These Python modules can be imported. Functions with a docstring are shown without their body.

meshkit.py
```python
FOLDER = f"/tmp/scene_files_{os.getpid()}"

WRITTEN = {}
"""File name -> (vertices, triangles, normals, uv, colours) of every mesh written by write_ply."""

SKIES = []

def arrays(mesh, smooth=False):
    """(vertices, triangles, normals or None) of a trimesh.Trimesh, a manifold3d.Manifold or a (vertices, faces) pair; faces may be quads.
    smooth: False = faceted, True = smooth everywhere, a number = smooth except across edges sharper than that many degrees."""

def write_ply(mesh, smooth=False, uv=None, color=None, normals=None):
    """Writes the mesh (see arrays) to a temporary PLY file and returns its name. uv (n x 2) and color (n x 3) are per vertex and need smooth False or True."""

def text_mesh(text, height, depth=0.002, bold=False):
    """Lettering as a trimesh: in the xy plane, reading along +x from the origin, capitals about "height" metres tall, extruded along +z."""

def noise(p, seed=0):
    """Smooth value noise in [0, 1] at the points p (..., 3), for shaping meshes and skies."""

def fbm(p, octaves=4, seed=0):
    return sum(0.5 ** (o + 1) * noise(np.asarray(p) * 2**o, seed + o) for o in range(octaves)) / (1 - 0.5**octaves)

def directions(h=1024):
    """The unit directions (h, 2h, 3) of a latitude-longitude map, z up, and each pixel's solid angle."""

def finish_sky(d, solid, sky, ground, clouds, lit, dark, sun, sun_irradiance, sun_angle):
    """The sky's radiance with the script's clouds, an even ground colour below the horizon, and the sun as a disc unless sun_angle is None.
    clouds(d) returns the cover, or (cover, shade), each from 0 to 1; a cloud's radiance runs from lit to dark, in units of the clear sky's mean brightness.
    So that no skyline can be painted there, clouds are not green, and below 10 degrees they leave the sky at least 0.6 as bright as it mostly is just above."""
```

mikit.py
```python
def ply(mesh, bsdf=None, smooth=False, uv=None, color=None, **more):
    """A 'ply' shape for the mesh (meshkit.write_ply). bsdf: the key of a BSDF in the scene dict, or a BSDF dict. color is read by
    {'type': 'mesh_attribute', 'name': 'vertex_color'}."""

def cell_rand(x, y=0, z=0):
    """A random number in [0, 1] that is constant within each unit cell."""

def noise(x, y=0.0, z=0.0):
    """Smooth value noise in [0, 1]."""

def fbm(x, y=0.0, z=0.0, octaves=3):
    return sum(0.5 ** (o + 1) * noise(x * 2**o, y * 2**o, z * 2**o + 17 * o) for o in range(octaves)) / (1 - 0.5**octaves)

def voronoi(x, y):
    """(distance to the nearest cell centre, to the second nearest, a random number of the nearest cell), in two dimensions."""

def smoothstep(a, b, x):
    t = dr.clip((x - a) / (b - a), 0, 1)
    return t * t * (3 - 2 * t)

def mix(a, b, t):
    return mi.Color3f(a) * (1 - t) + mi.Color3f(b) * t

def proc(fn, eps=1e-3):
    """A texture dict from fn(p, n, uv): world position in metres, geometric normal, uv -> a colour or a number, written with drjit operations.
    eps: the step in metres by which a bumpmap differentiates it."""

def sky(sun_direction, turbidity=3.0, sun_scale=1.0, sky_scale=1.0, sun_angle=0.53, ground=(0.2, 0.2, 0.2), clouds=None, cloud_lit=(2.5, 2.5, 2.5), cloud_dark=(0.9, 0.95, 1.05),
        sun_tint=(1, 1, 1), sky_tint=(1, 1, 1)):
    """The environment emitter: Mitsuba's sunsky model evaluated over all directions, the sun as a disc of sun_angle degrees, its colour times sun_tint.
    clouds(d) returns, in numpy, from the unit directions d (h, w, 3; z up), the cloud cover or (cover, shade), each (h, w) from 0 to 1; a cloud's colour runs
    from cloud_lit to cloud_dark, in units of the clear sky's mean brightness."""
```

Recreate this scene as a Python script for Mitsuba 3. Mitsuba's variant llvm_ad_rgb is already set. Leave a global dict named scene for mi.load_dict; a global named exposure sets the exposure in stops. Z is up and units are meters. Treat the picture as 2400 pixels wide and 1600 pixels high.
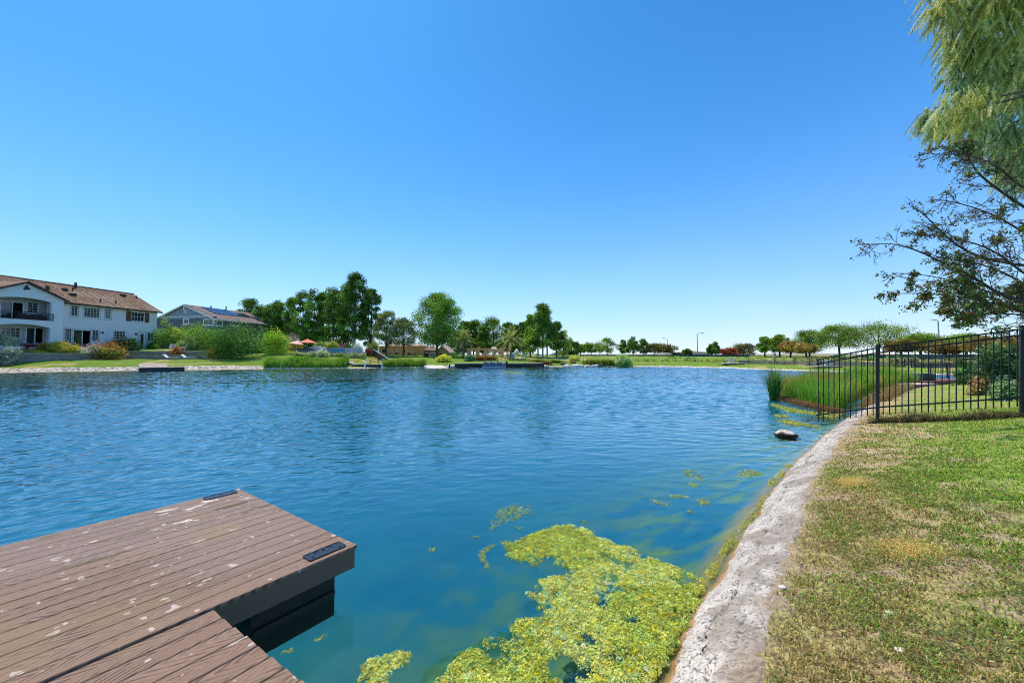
import math, random
import numpy as np, trimesh, mitsuba as mi, drjit as dr
import mikit, meshkit
from mikit import noise, fbm, voronoi, cell_rand, smoothstep, mix
from scipy.interpolate import CubicSpline
from scipy.spatial import cKDTree
from shapely.geometry import Polygon, Point, box as sbox
from shapely import affinity

# ------------------------------------------------------------------ camera, sky, exposure
SX = 2400.0                      # pixel units used for measuring the photograph
F, HOR, PPY, EYE = 930.0, 831.0, 788.0, 2.0
PITCH = math.atan((HOR - PPY) / F)
TM = mi.ScalarTransform4f
scene, labels = {'type': 'scene'}, {}
scene['camera'] = {
    'type': 'perspective', 'fov': math.degrees(2 * math.atan(1200 / F)), 'fov_axis': 'x',
    'principal_point_offset_y': (800 - PPY) / 1600.0,
    'near_clip': 0.05, 'far_clip': 9000.0,
    'to_world': TM().look_at(origin=[0, 0, EYE], target=[0, math.cos(PITCH), EYE + math.sin(PITCH)], up=[0, 0, 1])}
SUN_AZ, SUN_EL = math.radians(-40), math.radians(64)
SUN = [math.sin(SUN_AZ) * math.cos(SUN_EL), math.cos(SUN_AZ) * math.cos(SUN_EL), math.sin(SUN_EL)]
def haze_veil(d):
    el = np.degrees(np.arcsin(np.clip(d[..., 2], 0, 1)))
    return .86 * np.exp(-el / 8.0) * (.88 + .24 * meshkit.fbm(d * [3, 3, 9], 3, 5))
scene['sky'] = mikit.sky(SUN, turbidity=2.8, sky_scale=1.25, sun_scale=.98, sky_tint=(0.34, 1.02, 1.50), sun_tint=(1.0, 0.97, 0.9), ground=(0.12, 0.16, 0.12), clouds=haze_veil, cloud_lit=(2.3, 2.45, 2.45))
exposure = 1.75

# ------------------------------------------------------------------ measuring helpers
FW = np.array([0, math.cos(PITCH), math.sin(PITCH)]); UPV = np.array([0, -math.sin(PITCH), math.cos(PITCH)])
EYEP = np.array([0, 0, EYE])
def ray(px, py):
    return FW + np.array([1.0, 0, 0]) * ((px - 1200) / F) - UPV * ((py - PPY) / F)
def at(px, py, Y):
    d = ray(px, py); return EYEP + d * (Y / d[1])
def on(px, py, z):
    d = ray(px, py); return EYEP + d * ((z - EYE) / d[2])
def X_(px, Y): return at(px, HOR, Y)[0]

# ------------------------------------------------------------------ bookkeeping helpers
_count = {}
def numbered(name):
    n = _count.get(name, 0); _count[name] = n + 1
    return name if n == 0 else f'{name}_{n:03d}'
def thing(name, label, cat, group=None, kind='thing'):
    key = numbered(name); d = {'label': label}
    if cat: d['category'] = cat
    if group: d['group'] = group
    if kind: d['kind'] = kind
    labels[key] = d
    return key
def part(parent, name, mesh, bsdf, smooth=False, color=None, label=None, kind=None):
    key = numbered(parent + '__' + name)
    scene[key] = mikit.ply(mesh, bsdf, smooth=smooth, color=color)
    if label or kind:
        labels[key] = {k: v for k, v in (('label', label), ('kind', kind)) if v}
    return key
def solo(name, mesh, bsdf, label, cat, group=None, kind='thing', smooth=False, color=None):
    key = thing(name, label, cat, group, kind)
    scene[key] = mikit.ply(mesh, bsdf, smooth=smooth, color=color)
    return key
def struct(name, mesh, bsdf, label, smooth=False, color=None):
    key = numbered(name)
    scene[key] = mikit.ply(mesh, bsdf, smooth=smooth, color=color)
    labels[key] = {'label': label, 'kind': 'structure'}
    return key

# ------------------------------------------------------------------ mesh helpers
def cat(ms): return trimesh.util.concatenate(ms)
def box(cx, cy, cz, sx, sy, sz, rot=0.0):
    m = trimesh.creation.box([sx, sy, sz])
    if rot: m.apply_transform(trimesh.transformations.rotation_matrix(rot, [0, 0, 1]))
    m.apply_translation([cx, cy, cz]); return m
def bar(a, b, w, h=None, up=(0, 0, 1)):
    """a box of section w x h from a to b"""
    a, b = np.asarray(a, float), np.asarray(b, float); h = h or w
    d = b - a; L = np.linalg.norm(d); d /= L
    x = np.cross(d, up)
    if np.linalg.norm(x) < 1e-6: x = np.array([1.0, 0, 0])
    x /= np.linalg.norm(x); y = np.cross(x, d)
    m = trimesh.creation.box([w, h, L]); M = np.eye(4)
    M[:3, 0], M[:3, 1], M[:3, 2], M[:3, 3] = x, y, d, (a + b) / 2
    if np.linalg.det(M[:3, :3]) < 0: M[:3, 0] *= -1
    m.apply_transform(M); return m
def tube(pts, rad, n=7):
    pts = np.asarray(pts, float); rad = np.broadcast_to(np.asarray(rad, float), (len(pts),))
    t = np.gradient(pts, axis=0); t /= np.linalg.norm(t, axis=1, keepdims=True) + 1e-12
    ref = np.array([0, 0, 1.0]) if abs(t[0, 2]) < .9 else np.array([1.0, 0, 0])
    x = np.cross(t, ref); x /= np.linalg.norm(x, axis=1, keepdims=True) + 1e-12
    y = np.cross(t, x); a = np.arange(n) * 2 * math.pi / n
    v = (pts[:, None] + rad[:, None, None] * (np.cos(a)[None, :, None] * x[:, None] + np.sin(a)[None, :, None] * y[:, None])).reshape(-1, 3)
    i, j = np.meshgrid(np.arange(len(pts) - 1), np.arange(n), indexing='ij')
    p, q = i * n + j, i * n + (j + 1) % n
    f = np.concatenate([np.stack([p, q, q + n], -1).reshape(-1, 3), np.stack([p, q + n, p + n], -1).reshape(-1, 3)])
    k = len(v); v = np.vstack([v, pts[:1], pts[-1:]]); jj = np.arange(n)
    f = np.vstack([f, np.stack([jj * 0 + k, (jj + 1) % n, jj], 1), np.stack([jj * 0 + k + 1, jj + k - n, (jj + 1) % n + k - n], 1)])
    return trimesh.Trimesh(v, f, process=False)
def grid_mesh(P):
    """P (n, m, 3) -> mesh"""
    n, m = P.shape[:2]; i, j = np.meshgrid(np.arange(n - 1), np.arange(m - 1), indexing='ij')
    a = (i * m + j).ravel(); f = np.vstack([np.stack([a, a + m, a + m + 1], 1), np.stack([a, a + m + 1, a + 1], 1)])
    me = trimesh.Trimesh(P.reshape(-1, 3), f, process=False)
    if me.face_normals[:, 2].sum() < 0: me.invert()
    return me
def cards(c, size, rng, up=0.5, aspect=1.0, out=None, curl=0.0):
    """n leaf-shaped quads at the points c; returns (vertices, faces)"""
    n = len(c); size = np.broadcast_to(size, (n,))[:, None]
    nr = rng.normal(size=(n, 3)); nr /= np.linalg.norm(nr, axis=1, keepdims=True)
    nr[:, 2] += up
    if out is not None: nr = nr + out
    nr /= np.linalg.norm(nr, axis=1, keepdims=True) + 1e-9
    a = rng.normal(size=(n, 3)); x = np.cross(nr, a); x /= np.linalg.norm(x, axis=1, keepdims=True) + 1e-9
    y = np.cross(nr, x)
    hx, hy = x * size * .5, y * size * .5 * aspect
    k = rng.uniform(.55, 1.1, (n, 4, 1))
    v = np.stack([c - hx * k[:, 0], c - hy * k[:, 1] + nr * size * curl, c + hx * k[:, 2], c + hy * k[:, 3] + nr * size * curl], 1).reshape(-1, 3)
    b = np.arange(n)[:, None] * 4
    f = np.vstack([b + [0, 1, 2], b + [0, 2, 3]])
    return v, f
def colvar(n, base, rng, tone=.25, hue=.12, per=4):
    base = np.asarray(base, float)
    if base.ndim == 1: base = np.tile(base, (n, 1))
    t = np.exp(rng.normal(0, tone, (n, 1))); h = rng.normal(0, hue, (n, 1))
    c = base * t * (1 + np.hstack([h, h * .3, -h]))
    return np.repeat(np.clip(c, .004, .9), per, axis=0)

# ------------------------------------------------------------------ materials
def rgb(c): return {'type': 'rgb', 'value': [float(x) for x in c]}
def flat(name, c, rough=.7, metallic=0.0, spec=.4):
    scene[name] = {'type': 'twosided', 'bsdf': {'type': 'principled', 'base_color': rgb(c), 'roughness': rough, 'metallic': metallic, 'specular': spec}}
    return name
def procm(name, fn, rough=.8, spec=.3, bump=None, scale=1.0, eps=2e-3):
    b = {'type': 'principled', 'base_color': mikit.proc(fn), 'roughness': rough, 'specular': spec}
    if bump is not None:
        b = {'type': 'bumpmap', 'arbitrary': mikit.proc(bump, eps=eps), 'scale': scale, 'bsdf': b}
    scene[name] = {'type': 'twosided', 'bsdf': b}
    return name
VC = {'type': 'mesh_attribute', 'name': 'vertex_color'}
scene['leaf'] = {'type': 'principledthin', 'base_color': VC, 'roughness': .55, 'diff_trans': .75, 'spec_trans': 0.0, 'eta': 1.35}
scene['painted'] = {'type': 'twosided', 'bsdf': {'type': 'principled', 'base_color': VC, 'roughness': .85, 'specular': .2}}

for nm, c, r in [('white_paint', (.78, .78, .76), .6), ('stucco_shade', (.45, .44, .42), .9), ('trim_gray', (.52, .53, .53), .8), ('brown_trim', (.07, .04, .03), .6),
                 ('shutter_brown', (.14, .055, .03), .6), ('iron', (.014, .015, .018), .45), ('dark_wood', (.05, .038, .03), .8), ('gray_wood', (.33, .28, .24), .85),
                 ('tan_beam', (.75, .40, .18), .75), ('tan_wall', (.58, .40, .22), .85), ('concrete_light', (.55, .52, .47), .85), ('siding_dark', (.115, .135, .17), .8),
                 ('siding_light', (.24, .31, .38), .8), ('roof_gray', (.22, .18, .155), .9), ('roof_pale', (.40, .33, .28), .9), ('pole_gray', (.42, .44, .46), .5), ('black_plastic', (.022, .022, .021), .5),
                 ('coral_cloth', (.72, .20, .13), .8), ('pale_pink_cloth', (.80, .55, .50), .8), ('pink_cloth', (.75, .10, .22), .8), ('red_cloth', (.60, .02, .04), .8), ('blue_cloth', (.14, .22, .60), .8),
                 ('blue_tile', (.06, .25, .42), .3), ('light_blue_paint', (.30, .52, .62), .6), ('boat_green', (.02, .045, .04), .6), ('red_wood', (.16, .05, .035), .7), ('interior_dark', (.02, .02, .02), .9),
                 ('plate_black', (.022, .023, .026), .25), ('hull_gray', (.35, .38, .42), .4), ('stone_white', (.7, .68, .64), .8), ('brown_fascia', (.17, .11, .078), .5)]:
    flat(nm, c, r)
scene['pane_glass'] = {'type': 'principled', 'base_color': rgb((.02, .03, .035)), 'roughness': .08, 'specular': .9}
scene['solar'] = {'type': 'principled', 'base_color': rgb((.02, .03, .06)), 'roughness': .12, 'specular': .8}

# ------------------------------------------------------------------ shore lines and ground heights
def spline(pts, step):
    pts = np.asarray(pts, float); s = np.r_[0, np.cumsum(np.linalg.norm(np.diff(pts, axis=0), axis=1))]
    cs = CubicSpline(s, pts); n = int(s[-1] / step) + 1; q = np.linspace(0, s[-1], n)
    return cs(q), cs(q, 1)
FARP = [(-120, -30), (-104, 0), (-85, 25), (-70, 37.5)] + [tuple(on(px, py, 0)[:2]) for px, py in
        [(0, 872.7), (200, 869.6), (400, 867), (572, 864.7), (740, 863.6), (1000, 861.4), (1240, 859.8), (1440, 858.8), (1560, 859.3), (1640, 860.8), (1710, 862.6), (1840, 867.5), (1950, 870.8), (2120, 876.4), (2280, 879)]] + [(57, 37), (72, 37), (100, 40)]
fs, fd = spline(FARP, .6); fd /= np.linalg.norm(fd, axis=1, keepdims=True)
fn_ = np.stack([-fd[:, 1], fd[:, 0]], 1)
FT = np.array([-30, -12, -5, -2, -.8, 0, .5, 1, 2, 4, 6, 8.3, 8.7, 10, 14, 20, 28, 36.])
def st(*z): return np.array([-1.7, -1.6, -1.3, -.8, -.35, 0, *z])
STN = [(-300, st(.25, .42, .55, .85, 1.15, 1.3, 1.3, 1.3, 1.3, 1.4, 1.8, 1.9)), (480, st(.25, .42, .55, .85, 1.1, 1.25, 1.25, 1.3, 1.35, 1.6, 2.0, 1.9)),
       (620, st(.25, .42, .55, .85, 1.2, 1.6, 1.65, 1.9, 2.6, 2.9, 2.7, 1.9)), (800, st(.25, .4, .5, .7, .95, 1.3, 1.35, 1.5, 2.1, 2.6, 2.5, 1.9)),
       (900, st(.2, .4, .5, .6, .75, .9, .95, 1.0, 1.4, 1.9, 1.9, 1.9)), (1000, st(.2, .35, .45, .6, .75, .9, .95, 1.05, 1.4, 1.7, 1.8, 1.9)),
       (1100, st(.3, .45, .55, .7, .85, 1.0, 1.05, 1.15, 1.35, 1.6, 1.8, 1.9)), (1420, st(.2, .35, .45, .6, .75, .9, .95, 1.05, 1.3, 1.6, 1.8, 1.88)),
       (1600, st(.12, .2, .28, .4, .5, .62, .7, .95, 1.25, 1.5, 1.6, 1.75)), (1680, st(.1, .18, .25, .34, .42, .52, 1.03, 1.08, 1.25, 1.45, 1.6, 1.75)), (2900, st(.1, .18, .25, .34, .42, .52, 1.03, 1.08, 1.25, 1.45, 1.6, 1.75))]
fpx = np.where(fs[:, 1] > 3, 1200 + F * fs[:, 0] / np.maximum(fs[:, 1], 3), -300)
SZ = np.array([[np.interp(p, [a for a, _ in STN], [b[k] for _, b in STN]) for k in range(len(FT))] for p in fpx])
ftree = cKDTree(fs)
# lower retaining wall of the left garden, and the terrace above it
WL = np.array([(-72, 33), tuple(at(-60, HOR, 44)[:2]), tuple(at(36, HOR, 49)[:2]), tuple(at(298, HOR, 59.5)[:2]), tuple(at(548, HOR, 64.5)[:2])])
def wall_pts(a, b, off=0.0, n=40):
    """points of the wall line between fractions a and b, moved off metres away from the lake"""
    s = np.r_[0, np.cumsum(np.linalg.norm(np.diff(WL, axis=0), axis=1))]; q = np.linspace(a, b, n) * s[-1]
    p = np.stack([np.interp(q, s, WL[:, 0]), np.interp(q, s, WL[:, 1])], 1); d = np.gradient(p, axis=0); d /= np.linalg.norm(d, axis=1, keepdims=True)
    return p + np.stack([-d[:, 1], d[:, 0]], 1) * off
wdense = wall_pts(0, 1, 0, 500); wtree = cKDTree(wdense)
wd_ = np.gradient(wdense, axis=0); wd_ /= np.linalg.norm(wd_, axis=1, keepdims=True)
TD = [-.1, 0, 1.5, 1.7, 4, 8, 14, 24, 40]
def terrace_z(x, y):
    q = np.stack([np.atleast_1d(x), np.atleast_1d(y)], 1); _, k = wtree.query(q)
    rel = q - wdense[k]; off = -wd_[k, 1] * rel[:, 0] + wd_[k, 0] * rel[:, 1]; along = np.abs((rel * wd_[k]).sum(1))
    left = np.interp(off, TD, [2.1, 2.12, 2.2, 2.22, 2.75, 3.0, 3.05, 3.0, 2.4]); right = np.interp(off, TD, [1.88, 1.9, 1.92, 2.5, 2.75, 3.0, 3.05, 3.0, 2.4])
    w = np.clip((k / 500 - .66) / .02, 0, 1)
    return np.where((off > -.1) & (along < .6), left * (1 - w) + right * w, -9)
def ground_far(x, y):
    x, y = np.atleast_1d(np.asarray(x, float)), np.atleast_1d(np.asarray(y, float)); q = np.stack([x, y], 1)
    _, k = ftree.query(q); t = ((q - fs[k]) * fn_[k]).sum(1)
    z = np.array([np.interp(a, FT, SZ[b]) for a, b in zip(t, k)])
    return np.maximum(z, terrace_z(x, y))
def gz(p): return float(ground_far(p[0], p[1])[0])

NEARP = [(-60, -64), (-30, -32), (-8, -7.4), (-2.2, -1.0)] + [tuple(on(px, py, 0)[:2]) for px, py in [(1556, 1600), (1600, 1493), (1679, 1360), (1753, 1236), (1849, 1103), (1915, 1037), (1958, 1000)]] + [(12.6, 14.4), (16.2, 17.6), (20.5, 21), (26, 24.2), (36, 27), (60, 28)]
ns, nd = spline(NEARP, .08); nd /= np.linalg.norm(nd, axis=1, keepdims=True)
nn = np.stack([nd[:, 1], -nd[:, 0]], 1); ntree = cKDTree(ns)
NT = np.array([-18, -8, -4, -2, -1, -.5, -.2, 0, .1, .2, .3, .42, .55, .8, 1.2, 2, 3.4, 6, 10, 16, 30.])
NZ = np.array([-1.7, -1.6, -1.3, -.95, -.6, -.35, -.15, 0, .075, .13, .18, .225, .255, .30, .36, .48, .72, 1.0, 1.2, 1.3, 1.4])
def near_t(x, y):
    q = np.stack([np.ravel(x), np.ravel(y)], 1); _, k = ntree.query(q)
    return ((q - ns[k]) * nn[k]).sum(1)
def ground_near(x, y, t=None):
    x, y = np.ravel(np.asarray(x, float)), np.ravel(np.asarray(y, float))
    t = near_t(x, y) if t is None else t
    z = np.interp(t, NT, NZ); P = np.stack([x, y, x * 0], 1)
    soft = np.clip(t / .8, 0, 1) * .03
    z = z + (meshkit.fbm(P * 1.1, 3, 5) - .5) * soft * 1.5
    return z

# ------------------------------------------------------------------ ground sheets
def lawn_color(p, n, uv):
    t = p.x * .735 - p.y * .68 + 1.0
    big = fbm(p.x * .55 + 7, p.y * .55, 0.0, 3); mid = fbm(p.x * 2.3, p.y * 2.3, 3.0, 3); fine = fbm(p.x * 30, p.y * 30, 5.0, 3); tiny = fbm(p.x * 95, p.y * 95, 2.0, 2)
    g = smoothstep(.34, .60, big * .5 + mid * .25 + smoothstep(.9, 3.2, t) * .46 - .03)
    k = smoothstep(.3, .7, fine * .5 + tiny * .5)
    soil = mix((.22, .165, .11), (.42, .34, .245), k)
    dry = mix((.13, .10, .045), (.40, .32, .16), k)
    green = mix((.055, .095, .02), (.23, .32, .06), k)
    c = mix(soil, dry, smoothstep(.40, .56, mid * .6 + fine * .4))
    c = mix(c, green, g * smoothstep(.25, .55, fine * .6 + mid * .5))
    return mix(mix((.20, .155, .11), (.36, .30, .22), k), c, smoothstep(.22, .30, p.z + (mid - .5) * .12 + (fine - .5) * .08))
procm('lawn_soil', lawn_color, .95, .1)
def concrete_color(p, n, uv):
    a = fbm(p.x * 9, p.y * 9, p.z * 9, 4); s = fbm(p.x * 62, p.y * 62, p.z * 62, 3); big = fbm(p.x * 1.3, p.y * 1.3, 2.0, 3)
    c = mix((.36, .345, .315), (.53, .52, .48), smoothstep(.3, .62, a * .6 + big * .4))
    c = mix(c, (.11, .10, .085), smoothstep(.55, .67, s) * .8)
    c = mix(c, (.20, .175, .14), smoothstep(.54, .68, fbm(p.x * 4 + 9, p.y * 4, 1.0, 3)) * .55)
    c = mix(c, mix((.20, .155, .11), (.34, .28, .21), s), smoothstep(.21, .30, p.z + (big - .5) * .12 + (a - .5) * .10))
    wet = 1 - smoothstep(.004, .018 + .06 * smoothstep(.45, .7, a), p.z)
    c = mix(c, (.30, .15, .03), wet * .85)
    return mix(c, (.16, .15, .02), (1 - smoothstep(-.03, .02, p.z)) * .9)
def concrete_bump(p, n, uv): return fbm(p.x * 26, p.y * 26, p.z * 26, 3)
procm('shore_concrete', concrete_color, .9, .15, bump=concrete_bump, scale=.05, eps=4e-3)
def far_color(p, n, uv):
    big = fbm(p.x * .09, p.y * .09, 0.0, 3); mid = fbm(p.x * .7, p.y * .7, 3.0, 3); fine = fbm(p.x * 6, p.y * 6, 1.0, 2)
    green = mix((.075, .15, .02), (.17, .27, .035), fine)
    dry = mix((.30, .24, .09), (.42, .34, .17), fine)
    c = mix(green, dry, smoothstep(.58, .74, mid * .65 + big * .45))
    stone = mix((.16, .145, .125), (.60, .57, .50), smoothstep(.35, .6, fbm(p.x * 5, p.y * 5, p.z * 9, 3)))
    lim = .10 + .30 * smoothstep(-30.0, -38.0, p.x)
    c = mix(stone, c, smoothstep(lim, lim + .08, p.z + (mid - .5) * .2))
    pale = mix((.50, .45, .32), (.62, .58, .46), fine)
    c = mix(pale, c, smoothstep(.05, .11, p.z))
    return mix((.012, .06, .06), c, smoothstep(-.12, .0, p.z))
procm('far_grass', far_color, .95, .1)
def bed_color(p, n, uv):
    a = fbm(p.x * .9, p.y * .9, 0.0, 3); b = fbm(p.x * 3, p.y * 3, 4.0, 3)
    c = mix((.003, .085, .155), (.006, .115, .17), a)
    c = mix(c, mix((.015, .09, .06), (.08, .17, .03), b), smoothstep(-1.5, -.5, p.z) * smoothstep(.3, .6, a * .5 + b * .5))
    return mix(c, mix((.12, .13, .02), (.25, .20, .05), b), smoothstep(-.32, -.04, p.z))
procm('bed', bed_color, .95, .0)
def land_color(p, n, uv):
    a = fbm(p.x * .05, p.y * .05, 0.0, 3)
    return mix((.12, .14, .05), (.30, .26, .13), a)
procm('dry_land', land_color, .95, .0)

# lake bed: deep floor plus the two slopes below the water line
k0 = int(np.argmax(FT >= 0)); P = np.zeros((len(fs), len(FT), 3))
P[:, :, :2] = fs[:, None] + fn_[:, None] * FT[None, :, None]; P[:, :, 2] = SZ
m_far = grid_mesh(P[:, k0 - 3:]); bump = meshkit.fbm(m_far.vertices * [.5, .5, 0], 3, 2) - .5
m_far.vertices[:, 2] += bump * np.clip(m_far.vertices[:, 2], 0, 1) * .25
struct('far_shore_ground', m_far, 'far_grass', 'grassy far shore with a pale stony water edge', smooth=True)
NTd = np.r_[NT[:7], np.linspace(-.1, .8, 46), np.array([.9, 1.0, 1.15, 1.3, 1.5, 1.75, 2, 2.5, 3, 3.4, 4, 5, 6, 8, 10, 13, 16, 22, 30])]
def near_sheet(ts, lo, hi):
    i = np.arange(lo, hi); Q = ns[i][:, None] + nn[i][:, None] * ts[None, :, None]
    z = ground_near(Q[..., 0], Q[..., 1], np.tile(ts, len(i))).reshape(len(i), len(ts))
    return np.dstack([Q, z])
lo = int(np.argmin(np.linalg.norm(ns - [-4, -3.2], axis=1))); hi = len(ns)
mid_ = int(np.argmin(np.linalg.norm(ns - [13.5, 15.3], axis=1)))
bed1 = near_sheet(NTd[NTd <= -.08], 0, hi)
bed_deep = Polygon([(-125, -70), (110, -70), (110, 85), (-125, 85)])
bv, bf = trimesh.creation.triangulate_polygon(bed_deep, engine='earcut'); bmesh_ = trimesh.Trimesh(np.c_[bv, np.full(len(bv), -1.66)], bf)
if bmesh_.face_normals[0, 2] < 0: bmesh_.invert()
struct('lake_bed', cat([grid_mesh(bed1), bmesh_]), 'bed', 'murky teal lake bed under the water', smooth=False)
ct = NTd[(NTd >= -.2) & (NTd <= .62)]
C = near_sheet(ct, lo, hi); tt = np.tile(ct, (len(C), 1)).ravel(); V = C.reshape(-1, 3)
edge = (meshkit.fbm(np.c_[V[:, :2] * 2.2, V[:, 0] * 0], 4, 11) - .5)
rough = (meshkit.fbm(V * 14, 3, 3) - .5) * .035 + (meshkit.fbm(V * 45, 2, 4) - .5) * .016 + edge * .07
crack = np.exp(-((tt - .2 - edge * .25) / .012) ** 2) * .03
fade = np.clip((tt + .12) / .1, 0, 1) * np.clip((.62 - tt) / .12, 0, 1)
V[:, 2] += rough * fade - crack * fade
V[:, 2] -= np.clip((tt - .5) / .12, 0, 1) * .05
struct('concrete_shore_edge', grid_mesh(V.reshape(C.shape)), 'shore_concrete', 'rough pale concrete edge of the lawn along the water', smooth=True)
lt = NTd[NTd >= .44]; LW = near_sheet(lt, lo, hi)
LW[:, 0, 2] -= .05; LW[..., 2] += (meshkit.fbm(LW.reshape(-1, 3) * [9, 9, 0], 3, 8).reshape(LW.shape[:2]) - .5) * .03
struct('lawn', grid_mesh(LW), 'lawn_soil', 'patchy dry lawn with bare soil sloping up from the concrete edge', smooth=True)
# terrace above the left retaining wall
TP = np.zeros((60, len(TD) - 1, 3))
for j, d in enumerate(TD[1:]):
    p = wall_pts(0, 1, d, 60); TP[:, j, :2] = p
    TP[:, j, 2] = terrace_z(*(wall_pts(0, 1, d, 60).T))
    TP[TP[:, j, 2] < 0, j, 2] = 2.6
struct('garden_terrace', grid_mesh(TP), 'far_grass', 'raised garden level behind the retaining walls on the left', smooth=True)
# land out to the horizon
lake = Polygon(np.vstack([fs, [(100, 28), (60, 28)], ns[::-1]])).buffer(0)
outer = Point(0, 0).buffer(6000, 64).difference(lake.buffer(29.5))
lv, lf = trimesh.creation.triangulate_polygon(outer if outer.geom_type == 'Polygon' else max(outer.geoms, key=lambda g: g.area), engine='earcut')
lm = trimesh.Trimesh(np.c_[lv, np.full(len(lv), 1.72)], lf)
if lm.face_normals[:, 2].sum() < 0: lm.invert()
struct('land', lm, 'dry_land', 'flat dry land beyond the lake out to the horizon')

# ------------------------------------------------------------------ water
rng = np.random.default_rng(7)
NR, NA = 1900, 340
rr = 1.5 * (85 / 1.5) ** (np.arange(NR) / (NR - 1)); aa = np.radians(np.linspace(-72, 62, NA))
RX, RY = rr[:, None] * np.sin(aa)[None], rr[:, None] * np.cos(aa)[None]
dr_ = rr * math.log(85 / 1.5) / (NR - 1)
gust = .62 + .75 * meshkit.fbm(np.stack([RX * .06, RY * .11, RX * 0 + 3], -1), 3, 21)
calm = np.clip((np.hypot(RX - 1.5, RY - 2.5) - 1.5) / 9, .22, 1)          # sheltered by the dock and the weed
W = np.zeros_like(RX); var = np.zeros(NR)
for i in range(54):
    lam = .07 * (.8 / .07) ** ((i + rng.uniform()) / 54)
    th = math.radians(100 + rng.normal(0, 34)); kx, ky = math.cos(th) * 2 * math.pi / lam, math.sin(th) * 2 * math.pi / lam
    slope = .034 * (1.0 if lam < .4 else .5)
    keep = np.clip((lam / dr_ - 2.6) / 2.5, 0, 1)[:, None]
    var += .5 * (keep[:, 0] * slope) ** 2
    W += slope * lam / (2 * math.pi) * keep * np.sin(kx * RX + ky * RY + rng.uniform(0, 6.28))
W *= gust * calm * (np.interp(rr, [0, 8, 25, 60, 100], [.08, .11, .16, .20, .2]) / np.sqrt(var))[:, None]
wm = grid_mesh(np.stack([RX, RY, W], -1))
scene['water_surface'] = {'type': 'thindielectric', 'int_ior': 1.2, 'ext_ior': 1.0}
struct('lake_water', wm, 'water_surface', 'rippled blue lake water', smooth=True)

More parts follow.
